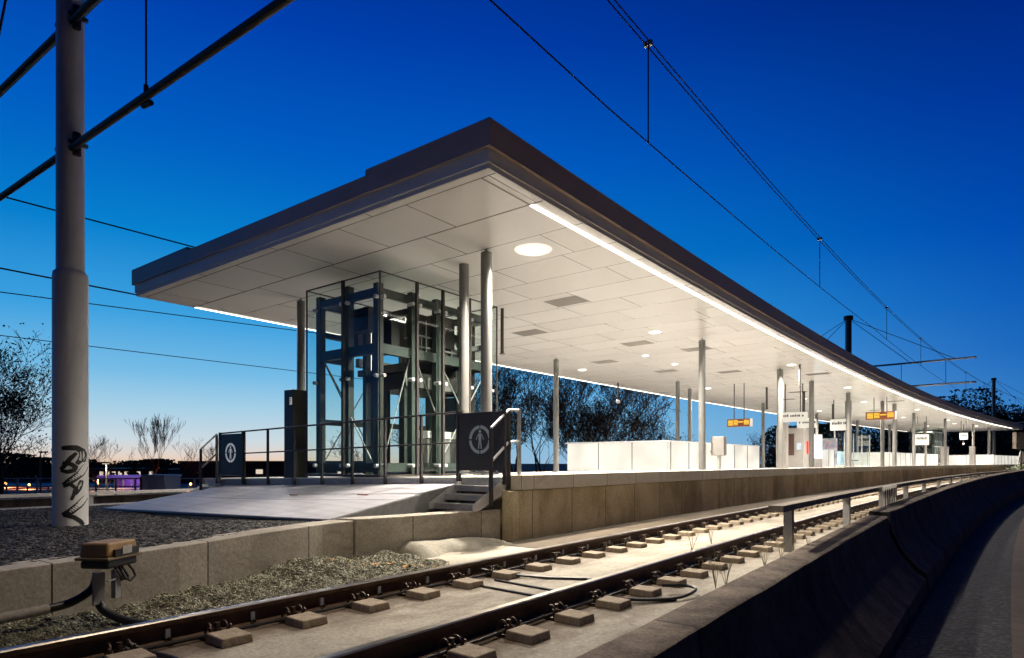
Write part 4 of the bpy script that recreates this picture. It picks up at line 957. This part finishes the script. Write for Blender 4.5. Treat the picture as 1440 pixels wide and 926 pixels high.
mb = MB(); a = CP(0, 6, py=40); b = CP(14, 6, py=-30); mb.tube([a-(b-a)*.4, b+(b-a)], .012, 5); tag(mb.build('cable', M['wire_dark']), 'short steep wire at the upper left corner of the sky', 'cable')

# ================================================================== YELLOW TRACK BOX, CABLES, DETAILS
bx = CP(154, 4.15, z=-.655)
ang = 0.05
t = thing('junction_box', 'dirty yellow junction box with hoses mounted on the near kerb wall', 'junction box', (bx.x, bx.y, -.655), radians(122))
mb = MB(); mb.add([(-.145,-.10,.055),(.145,-.10,.055),(.145,.10,.055),(-.145,.10,.055),(-.13,-.088,.145),(.13,-.088,.145),(.13,.088,.145),(-.13,.088,.145)], [(0,3,2,1),(4,5,6,7),(0,1,5,4),(1,2,6,5),(2,3,7,6),(3,0,4,7)]); mb.build('lid', M['yellow'], t, bevel=.012)
mb = MB(); mb.box(-.16,.16,-.115,.115,.035,.053); mb.build('flange', mat('dirty rim', (.14,.10,.05), (.22,.16,.08), .6, scale=10), t, bevel=.005)
mb = MB(); mb.box(-.14,.14,-.095,.095,-.02,.034); mb.build('lower_shell', M['rubber'], t, bevel=.015)
mb = MB(); mb.box(-.10,.12,-.118,-.102,.054,.10); mb.build('bracket', M['rubber'], t)
mb = MB(); mb.box(-.04,.045,-.123,-.119,.065,.118); mb.build('nameplate', M['label'], t)
mb = MB(); mb.box(-.05,-.0,-.08,-.05,-.22,-.036); mb.box(-.12,-.02,-.085,-.075,-.10,-.09); mb.build('stem', M['zinc'], t)
mb = MB(); mb.box(-.14,-.04,.0,.01,-.25,-.05); mb.build('wall_plate', M['metalgrey'], t)
rr = random.Random(9)
for k in range(4):
    x = .02+.03*k; mb = MB()
    mb.tube([(x-.03,-.07,-.02),(x-.01,-.09,-.06),(x+.0,-.10,-.10),(x-.05,-.10,-.125),(x-.11,-.10,-.09),(x-.12,-.08,-.02)] if k == 3 else [(x-.05,-.06,-.02),(x-.06,-.09,-.05),(x-.04,-.10,-.09),(x-.02,-.09,-.11),(.0,-.05,-.09),(.0,-.02,-.10)], .008, 6); mb.build('thin_cable', M['rubber'], t, smooth=True)
def curve_pts(c, n=8):
    out = []; c = [Vector(p) for p in c]
    for i in range(len(c)-1):
        p0 = c[max(0,i-1)]; p1 = c[i]; p2 = c[i+1]; p3 = c[min(len(c)-1,i+2)]
        for k in range(n):
            u = k/n; out.append(.5*((2*p1)+(p2-p0)*u+(2*p0-5*p1+4*p2-p3)*u*u+(3*p1-p0-3*p2+p3)*u**3))
    out.append(c[-1]); return out
mb = MB(); mb.tube(curve_pts([(bx.x-.03,bx.y-.05,-.72),(bx.x-.0,bx.y-.07,-.85),(bx.x+.06,bx.y-.05,-.95),(bx.x+.22,bx.y+.05,-1.02),(bx.x+.42,bx.y+.22,-1.05),(bx.x+.56,bx.y+.42,-1.07)]), .027, 10)
tag(mb.build('hose', M['rubber'], smooth=True), 'thick black ribbed hose curving from the yellow box down to the rail', 'hose')
mb = MB(); mb.tube(curve_pts([(bx.x-.06,bx.y-.05,-.72),(bx.x-.06,bx.y-.08,-.82),(bx.x-.05,bx.y-.20,-.885),(bx.x-.03,bx.y-.34,-.90)]), .027, 10)
tag(mb.build('hose', M['rubber'], smooth=True), 'short black hose curving left from the yellow box to the wall conduit', 'hose')
mb = MB(); mb.tube([(bx.x-.03,bx.y-.33,-.90),(bx.x+.05,bx.y-1.0,-.925),(bx.x+.20,bx.y-2.2,-.97)], .032, 12)
tag(mb.build('conduit', M['kerb'], smooth=True), 'grey conduit along the foot of the kerb wall at the lower left', 'conduit')
# cables by the rails
def cable(pts, r_, lb): 
    mb = MB(); mb.tube(curve_pts(pts), r_, 8); tag(mb.build('track_cable', M['rubber'], smooth=True), lb, 'cable')
cable([P(1.55,DL+.06,-1.03),P(1.62,DL+.16,-1.08),P(1.66,DL+.42,-1.085),P(1.6,DL+.85,-1.085),P(1.5,DR-.1,-1.085)], .014, 'black cable crossing the slab at the bottom, left of the second block')
cable([P(1.50,DL+.06,-1.03),P(1.57,DL+.18,-1.08),P(1.61,DL+.42,-1.085),P(1.55,DL+.85,-1.085),P(1.45,DR-.1,-1.085)], .011, 'thinner black cable lying just beside the bottom slab cable')
cable([P(4.7,DL+.05,-1.03),P(4.78,DL+.25,-1.06),P(4.95,DL+.6,-1.085),P(5.15,DL+1.0,-1.085),P(5.25,DR-.05,-1.085)], .013, 'black cable crossing between the rails near the middle of the slab')
cable([P(4.6,DL+.3,-1.09),P(4.55,DL+.75,-1.09),P(4.5,DR-.06,-1.09)], .010, 'thin dark bar across the slab between the rails, left of the middle cable')
cable([P(4.3,DL+.35,-1.09),P(4.27,DL+.75,-1.09),P(4.22,DR-.06,-1.09)], .010, 'second thin dark bar across the slab between the rails')
cable([P(4.45,DR+.30,-1.06),P(4.62,DR+.46,-1.075),P(4.86,DR+.60,-1.075),P(5.12,DR+.62,-1.05),P(5.16,DR+.50,-1.04),P(5.0,DR+.38,-1.03)], .013, 'black cable loop ending in a hook by the parapet')
cable([P(4.45,DR+.22,-1.07),P(4.62,DR+.40,-1.08),P(4.80,DR+.58,-1.085)], .016, 'short black cable lying along the hooked loop by the parapet')
cable([P(3.95,DL-.75,-1.09),P(4.15,DL-.42,-1.05),P(4.45,DL-.26,-1.03),P(4.9,DL-.18,-1.06)], .012, 'dark cable arching by the fallen leaves behind the rail')
# concrete lump at foot of kerb wall
mb = MB(); ns, nd = 40, 12; vs = []
for i in range(ns+1):
    for k in range(nd+1):
        s_ = 4.95+1.8*i/ns; f = k/nd; d_ = KF(s_)+.02+.46*f*(.8+.2*sin(i*.4))
        e = min(1, i/4)**.5*min(1, (ns-i)/10)**.5
        z = -1.10+e*.19*(1-f**2.6)*(1+.03*sin(i*.35+f*3)+.02*sin(i*.8))*(1-.35*i/ns)
        vs.append(P(s_, d_, z))
mb.add(vs, [(i*(nd+1)+k, i*(nd+1)+k+1, (i+1)*(nd+1)+k+1, (i+1)*(nd+1)+k) for i in range(ns) for k in range(nd)])
tag(mb.build('concrete_mound', M['lump'], smooth=True), 'smooth rounded lump of poured concrete at the foot of the kerb wall', 'concrete mound')
mb = MB(); mb.sweep([(-5.45,-1.065),(-4.12,-1.055),(-4.12,-1.11),(-5.45,-1.11)], 4.42, 6.8, .5); struct('concrete_apron', mb, M['slab'])
# fallen leaves
rr = random.Random(2)
for k in range(16):
    s_ = 3.72+.07*k+rr.uniform(-.05,.05); d_ = -5.15+.055*k+rr.uniform(-.07,.07); c = P(s_, d_, -1.035 if s_ > 4.42 else zgr(s_,d_)+.02); a = rr.uniform(0,6.28); q = rr.uniform(.02,.04)
    mb = MB(); mb.add([(q*cos(a),q*sin(a),rr.uniform(0,.03)),(q*.6*cos(a+1.6),q*.6*sin(a+1.6),rr.uniform(0,.02)),(-q*cos(a),-q*sin(a),rr.uniform(0,.03)),(q*.6*cos(a-1.6),q*.6*sin(a-1.6),rr.uniform(0,.02))], [(0,1,2,3)])
    o = mb.build('fallen_leaf', M['fallen']); o.location = c; tag(o, 'small orange fallen leaf at the end of the gravel by the kerb wall', 'leaf', 'fallen leaves at the end of the gravel')
# dry weeds
def weed(s_, d_, z_, h, label, n=5):
    rr = random.Random(int(s_*77)); mb = MB()
    for k in range(n):
        a = rr.uniform(0,6.28); l = rr.uniform(.15,.35)*h; hh = h*rr.uniform(.7,1)
        mb.tube([(0,0,0),(l*.4*cos(a),l*.4*sin(a),hh*.5),(l*cos(a),l*sin(a),hh)], [.0035,.0025,.001], 4)
        for j in range(4): b = rr.uniform(0,6.28); z0 = hh*rr.uniform(.5,.95); q = z0/hh; mb.tube([(l*q*cos(a),l*q*sin(a),z0),(l*q*cos(a)+.03*cos(b),l*q*sin(a)+.03*sin(b),z0+.04)], .0015, 3)
    o = mb.build('dry_weed', M['weed']); o.location = P(s_, d_, z_); tag(o, label, 'weed', 'dry weeds beside the parapet')
for i, (s_, d_, h) in enumerate(((5.5,-1.95,.36),(5.62,-1.9,.30),(6.9,-1.93,.34),(7.6,-1.95,.3),(8.0,-1.92,.36),(8.8,-1.93,.28))):
    weed(s_, d_, -1.1, h, '%s thin dry weed from the near end beside the parapet' % ORD[i])
for i, (s_, d_) in enumerate(((7.6,-3.0),(8.4,-3.05))): weed(s_, d_, -1.1, .3, ('left' if i == 0 else 'right')+' one of two dry weeds growing between the rails')

# ================================================================== TREES
def grow(base, h, seed, levels=5, spread=.5, stems=1, r0=.12, up=.35, leaf=0, leafmat='autumn', twig=.012, barkm='bark', label='', name='bare_tree', group='bare trees around the station', lean=0, kids=2):
    rr = random.Random(seed); T = thing(name, label, 'tree', base, 0, group); tr = MB(); cr = MB(); tips = []; PR = .85 if kids == 2 else .5
    def branch(p, dv, L_, r_, lv):
        n = 4 if lv < 3 else 3 if lv < 5 else 2; pts = [p]; q = p.copy(); dv = dv.copy()
        for k in range(n):
            dv = (dv+Vector((rr.gauss(0,.13),rr.gauss(0,.13),rr.gauss(0,.08)+up*.12))).normalized(); q = q+dv*L_/n; pts.append(q.copy())
        r1 = max(twig*.6, r_*.5); rad = [r_+(r1-r_)*k/n for k in range(n+1)]
        (tr if lv < 2 else cr).tube(pts, rad, 6 if lv < 2 else 3, cap=False)
        if lv >= levels: tips.append(q); return
        m = kids+(1 if rr.random() < PR else 0)
        for k in range(m):
            i = rr.randint(1, n) if k else n; o = pts[i]
            ax = Vector((rr.gauss(0,1),rr.gauss(0,1),rr.gauss(0,.35))).normalized()
            nd_ = (dv*(1-spread*.6)+ax*spread+Vector((0,0,up*.5))).normalized()
            branch(o, nd_, L_*rr.uniform(.58,.82), max(twig*.7, rad[i]*rr.uniform(.55,.75)), lv+1)
    for k in range(stems):
        a = rr.uniform(0,6.28); sp = 0 if stems == 1 else .22
        branch(Vector((sp*cos(a)*1.5, sp*sin(a)*1.5, -.1)), Vector((sp*cos(a)+lean, sp*sin(a), 1)).normalized(), h*.34, r0*(1 if stems == 1 else .7), 0)
    tr.build('trunk', M[barkm], T, smooth=True, fix=False)
    c = cr.build('crown', M['twig'], T, fix=False)
    if leaf:
        lf = MB()
        for tp in tips:
            for k in range(leaf):
                c_ = tp+Vector((rr.gauss(0,.25),rr.gauss(0,.25),rr.gauss(0,.25))); s_ = rr.uniform(.03,.07); a = Vector((rr.gauss(0,1),rr.gauss(0,1),rr.gauss(0,1))).normalized()*s_; b = Vector((rr.gauss(0,1),rr.gauss(0,1),rr.gauss(0,1))).normalized()*s_
                lf.add([c_-a,c_-b,c_+a,c_+b], [(0,1,2,3)])
        lf.build('leaves', M[leafmat], T, fix=False)
    return T
GZ = -2.75
def gb_(px, Y): v = CP(px, Y, z=GZ); return v
grow(gb_(-22, 32), 9.0, 11, 6, .6, 3, .16, leaf=3, leafmat='leaf', twig=.016, label='large bare tree with a few dark leaves at the left edge behind the mast', lean=.1)
grow(gb_(146, 60), 6.4, 5, 5, .5, 3, .10, label='small bare tree behind the lit lamp post, right of the mast')
grow(gb_(207, 62), 7.6, 8, 6, .30, 2, .12, up=.8, label='taller bare tree above the grey transformer box')
grow(gb_(285, 60), 5.5, 18, 5, .5, 2, .06, label='faint small bare tree behind the left gate')
grow(gb_(505, 48), 6.0, 23, 5, .5, 2, .08, leaf=1, label='small tree seen through the lift frame')
grow(gb_(600, 50), 8.0, 29, 5, .5, 2, .10, leaf=1, label='bare tree seen through the right side of the lift')
for i, (px, Y, h, sd, st, bk) in enumerate(((705,42,10,31,2,'bark'),(733,46,11,37,2,'bark'),(765,44,10.5,41,2,'bark'),(812,50,9.5,43,2,'bark'),(838,48,10.5,53,4,'bark'),(831,46,11,59,1,'birch'),(868,52,9,61,3,'bark'),(905,56,7.2,67,3,'bark'))):
    grow(gb_(px,Y), h, sd, 6 if i != 5 else 5, .52, st, .15, up=.30, leaf=2, twig=.021, barkm=bk, label=['tall bare tree right of the lift with some brown leaves','second bare tree between the lift and the light grey column','bare tree just left of the light grey column','bare tree just right of the light grey column','many stemmed bare tree behind the glowing stair enclosure','single pale trunk among the bare stems behind the stair enclosure','spreading bare tree right of the many stemmed one','lowest bare tree at the right end of the group behind the stair enclosure'][i])
grow(gb_(1075, 70), 6.5, 71, 5, .5, 2, .08, leaf=2, label='thin bare tree behind the hanging sign by the kiosk')
def bushy(px, Y, top_py, w, seed, label, group, m='leaf', n=2600, name='leafy_tree', q=.16):
    b = gb_(px, Y); top = (651.1-top_py)*Y/892; h = top-GZ; rr = random.Random(seed)
    T = thing(name, label, 'tree', b, 0, group); mb = MB(); mb.tube([(0,0,0),(.05,0,h*.4),(.0,.1,h*.75)], [.16,.12,.04], 6)
    for k in range(5): a = rr.uniform(0,6.28); mb.tube([(0,0,h*.25),(w*.25*cos(a),w*.25*sin(a),h*.55)], [.07,.02], 5)
    mb.build('trunk', M['bark'], T); lf = MB()
    cl = [(rr.gauss(0,w*.24), rr.gauss(0,w*.24), h*rr.uniform(.22,.93), rr.uniform(.16,.34)*w) for _ in range(16)]
    for k in range(n):
        x,y,z,r_ = cl[k%16]; z_ = z+rr.gauss(0,.5)*r_; f = 1-.55*max(0,(z_/h-.5)*2)
        c_ = Vector(((x+rr.gauss(0,.5)*r_)*f, (y+rr.gauss(0,.5)*r_)*f, min(z_, h*1.02))); s_ = rr.uniform(.5,1)*q*(1+Y/150)
        a = Vector((rr.gauss(0,1),rr.gauss(0,1),rr.gauss(0,1))).normalized()*s_; b_ = Vector((rr.gauss(0,1),rr.gauss(0,1),rr.gauss(0,1))).normalized()*s_
        lf.add([c_-a,c_-b_,c_+a,c_+b_], [(0,1,2,3)])
    lf.build('crown', M[m], T, fix=False)
for i, (px, Y, tp, w) in enumerate(((-20,100,632,14),(25,104,641,12),(62,98,646,10),(110,110,648,12),(128,120,652,12),(160,108,655,10),(196,116,650,12),(222,96,648,8),(250,112,655,10),(276,118,654,10),(310,125,655,12))):
    bushy(px, Y, tp, w, 100+i, 'dark bushy tree on the left horizon, %s from the left edge' % ORD[i], 'dark bushy trees on the left horizon', n=1500, q=.2)
for i, (px, Y, tp, w) in enumerate(((1368,120,551,17),(1345,128,566,13),(1398,118,574,12),(1305,112,562,12),(1240,95,600,14),(1190,90,596,12),(1275,105,590,14),(1330,110,588,14),(1425,125,585,14),(1455,118,580,12),(1150,86,600,10),(1110,84,602,9),(1380,95,605,12))):
    bushy(px, Y, tp, w, 200+i, ['tall rounded dark tree above the far end of the canopy','shorter dark tree left of the tall rounded one','dark tree just right of the tall rounded one'][i] if i < 3 else 'dark tree behind the far part of the platform, %s of that row' % ORD[i-3], 'dark trees beyond the far end of the platform', n=4200, q=.15)

# ================================================================== LEFT BACKGROUND
def bigbox(name, px0, px1, Y, py_top, dep, m, label, cat, zb=GZ):
    a = CP(px0, Y, z=0); b = CP(px1, Y, z=0); v = b-a; w = v.length; top = (651.1-py_top)*Y/892
    t = thing(name, label, cat, (a.x,a.y,zb), atan2(v.y, v.x)); return t, w, top-zb
t, w, h = bigbox('low_building', 253, 520, 85, 648.5, 12, None, 'long low dark brown building behind the left gate', 'building')
mb = MB(); mb.box(0,w,0,12,0,h-.25); mb.build('wall', M['brick'], t)
mb = MB(); mb.box(-.2,w+.2,-.2,12.2,h-.25,h); mb.build('roof', M['anthracite'], t)
for k in range(9):
    mb = MB(); x = 2+w*k/9.3; mb.box(x,x+.9,-.06,-.01,h*.42,h*.62); mb.build('window', M['window'] if k in (3,7) else M['darkpane'], t)
t, w, h = bigbox('lit_building', 118, 236, 92, 661, 10, None, 'distant building with a row of lit windows behind the violet shelter', 'building')
mb = MB(); mb.box(0,w,0,10,0,h); mb.build('wall', M['brick'], t); mb = MB(); mb.box(-.2,w+.2,-.2,10.2,h,h+.2); mb.build('roof', M['anthracite'], t)
rr = random.Random(6)
for k in range(13):
    mb = MB(); x = .5+w*k/13.5; mb.box(x,x+.5,-.06,-.01,h-.95,h-.25); mb.build('window', M['window'] if rr.random() < .7 else M['darkpane'], t)
t, w, h = bigbox('violet_shelter', 136, 198, 60, 669, 3, None, 'low glazed tram shelter glowing violet beyond the far track', 'shelter')
mb = MB(); mb.box(0,w,0,3,h-.35,h); mb.build('roof', M['purple'], t)
mb = MB(); mb.box(0,w,2.9,3,0,h-.36); mb.build('back_panel', mat('dim violet wall', (.2,.12,.4), (.3,.2,.5), .6, scale=1, emis=(.25,.12,.7), estr=.05), t)
for k in range(6):
    mb = MB(); x = .1+(w-.2)*k/5; mb.box(x-.05,x+.05,0,.1,0,h-.36); mb.build('post', M['zinc'], t)
l = bpy.data.lights.new('violet', 'AREA'); l.energy = 45; l.color = (.45,.25,1); l.size = 3; lo = bpy.data.objects.new('lamp', l); COL.objects.link(lo); lo.parent = t; lo.location = (w*.6,1.5,h-.45)
t, w, h = bigbox('transformer_box', 200, 232, 34, 668, 1.5, None, 'pale grey transformer box with reddish left end beyond the far track', 'utility box')
mb = MB(); mb.box(0,w,0,1.6,0,h-.12); mb.build('housing', M['plaster'], t)
mb = MB(); mb.box(-.05,w+.05,-.05,1.65,h-.12,h); mb.build('lid', M['zinc_light'], t)
mb = MB(); mb.box(-.14,-.003,0,1.6,0,h-.13); mb.build('end_panel', mat('reddish panel', (.28,.09,.07), None, .7), t)
mb = MB(); mb.box(w*.32,w*.33,-.01,-.002,.3,h-.3); mb.box(w*.66,w*.67,-.01,-.002,.3,h-.3); mb.build('door_seam', M['anthracite'], t)
# street with red-orange glow
mb = MB(); a = CP(-160,60,z=-2.73); b = CP(330,60,z=-2.73); c = CP(420,84,z=-2.73); d = CP(-260,84,z=-2.73)
mb.add([a,b,c,d],[(0,1,2,3)]); struct('road', mb, M['road'])
def fence(px0, px1, Y, zt_, n, label, m, m2=None, rails=(0,-.35,-.7)):
    a = CP(px0,Y,z=0); b = CP(px1,Y,z=0); v = b-a; w = v.length; t = thing('street_fence', label, 'fence', (a.x,a.y,GZ), atan2(v.y,v.x))
    for r_ in rails:
        mb = MB(); mb.box(0,w,-.03,.03,zt_-GZ+r_-.05,zt_-GZ+r_+.03); mb.build('rail_bar', M[m], t)
    for k in range(n):
        mb = MB(); x = w*k/(n-1); mb.box(x-.05,x+.05,.035,.12,0,zt_-GZ); mb.build('post', M[m2 or m], t)
fence(-60, 300, 40, -.98, 14, 'pale street fence with horizontal rails beyond the far track', 'plaster', rails=(0,-.5))
fence(-80, 420, 58, -2.15, 18, 'low guard fence added along the street to catch orange light', 'beam', rails=(0,-.2,-.4))  # added rails take the place of orange light streaks
def lamp_post(px, Y, py, lit, label):
    a = CP(px, Y, z=GZ); h = (651.1-py)*Y/892-GZ; t = thing('street_lamp', label, 'street lamp', a, .3)
    mb = MB(); mb.tube([(0,0,0),(0,0,h)], [.09,.05], 8); mb.build('pole', M['plaster'] if lit else M['anthracite'], t)
    mb = MB(); mb.box(-.5 if lit else -.1,.25 if lit else .9,-.12,.12,h,h+.12); mb.build('head', M['anthracite'], t)
    if lit:
        mb = MB(); mb.box(-.42,.2,-.1,.1,h-.06,h-.003); mb.build('lens', M['window'], t)
        l = bpy.data.lights.new('street', 'SPOT'); l.energy = 2500; l.color = (1,.80,.62); l.spot_size = radians(160); l.spot_blend = .6; l.shadow_soft_size = .2
        lo = bpy.data.objects.new('lamp', l); COL.objects.link(lo); lo.parent = t; lo.location = (-.1,0,h-.12)
lamp_post(57, 60, 637, False, 'dark unlit street lamp left of the mast')
lamp_post(150, 56, 652, True, 'pale street lamp with lit head right of the mast')
for i, (px, Y, py) in enumerate(((41,66,682),(137,60,680),(239.5,62,680),(252,62,679),(268,62,681),(8,70,680),(96,70,681))):
    a = CP(px, Y, py=py); t = thing('bollard_light', 'low orange bollard light by the street, %s of seven' % ORD[i], 'bollard light', (a.x,a.y,GZ), 0, 'orange bollard lights along the street')
    mb = MB(); mb.cyl(0,0,0,a.z-GZ-.12,.07,8); mb.build('post', M['anthracite'], t)
    mb = MB(); mb.tube([(0,0,a.z-GZ-.12),(0,0,a.z-GZ),(0,0,a.z-GZ+.12)], [.06,.11,.05], 10); mb.build('globe', M['orange'], t)
    l = bpy.data.lights.new('sodium', 'SPOT'); l.spot_size = radians(165); l.spot_blend = .5; l.energy = 1300; l.color = (1,.30,.10); l.shadow_soft_size = .15; lo = bpy.data.objects.new('lamp', l); COL.objects.link(lo); lo.parent = t; lo.location = (0,0,a.z-GZ+.35)
# right edge: signal box, pale bush
a = CP(1436, 52, z=-1.6); t = thing('trackside_signal', 'dark signal head on a post at the right edge beyond the canopy', 'signal', a, YAW)
mb = MB(); mb.cyl(0,0,0,2.8,.06,8); mb.build('post', M['anthracite'], t)
mb = MB(); mb.box(-.55,.6,-.2,.2,2.75,4.1); mb.build('housing', M['beam'], t)
mb = MB(); mb.prism([(-.3,1.6),(.5,1.6),(.2,2.5),(-.05,2.6)], -.05,.05); mb.build('triangle_plate', M['plaster'], t)
rr = random.Random(12); a = CP(1436, 60, z=-1.0); mb = MB()
for k in range(500):
    c_ = Vector((rr.gauss(0,.5),rr.gauss(0,.5),.1+abs(rr.gauss(0,.35)))); q = .09
    u_ = Vector((rr.gauss(0,1),rr.gauss(0,1),rr.gauss(0,1))).normalized()*q; v_ = Vector((rr.gauss(0,1),rr.gauss(0,1),rr.gauss(0,1))).normalized()*q
    mb.add([c_-u_,c_-v_,c_+u_,c_+v_],[(0,1,2,3)])
o = mb.build('shrub', mat('light green leaves', (.12,.16,.08), (.3,.32,.25), .8, scale=5), fix=False); o.location = a; tag(o, 'pale green shrub at the right edge above the parapet', 'shrub')
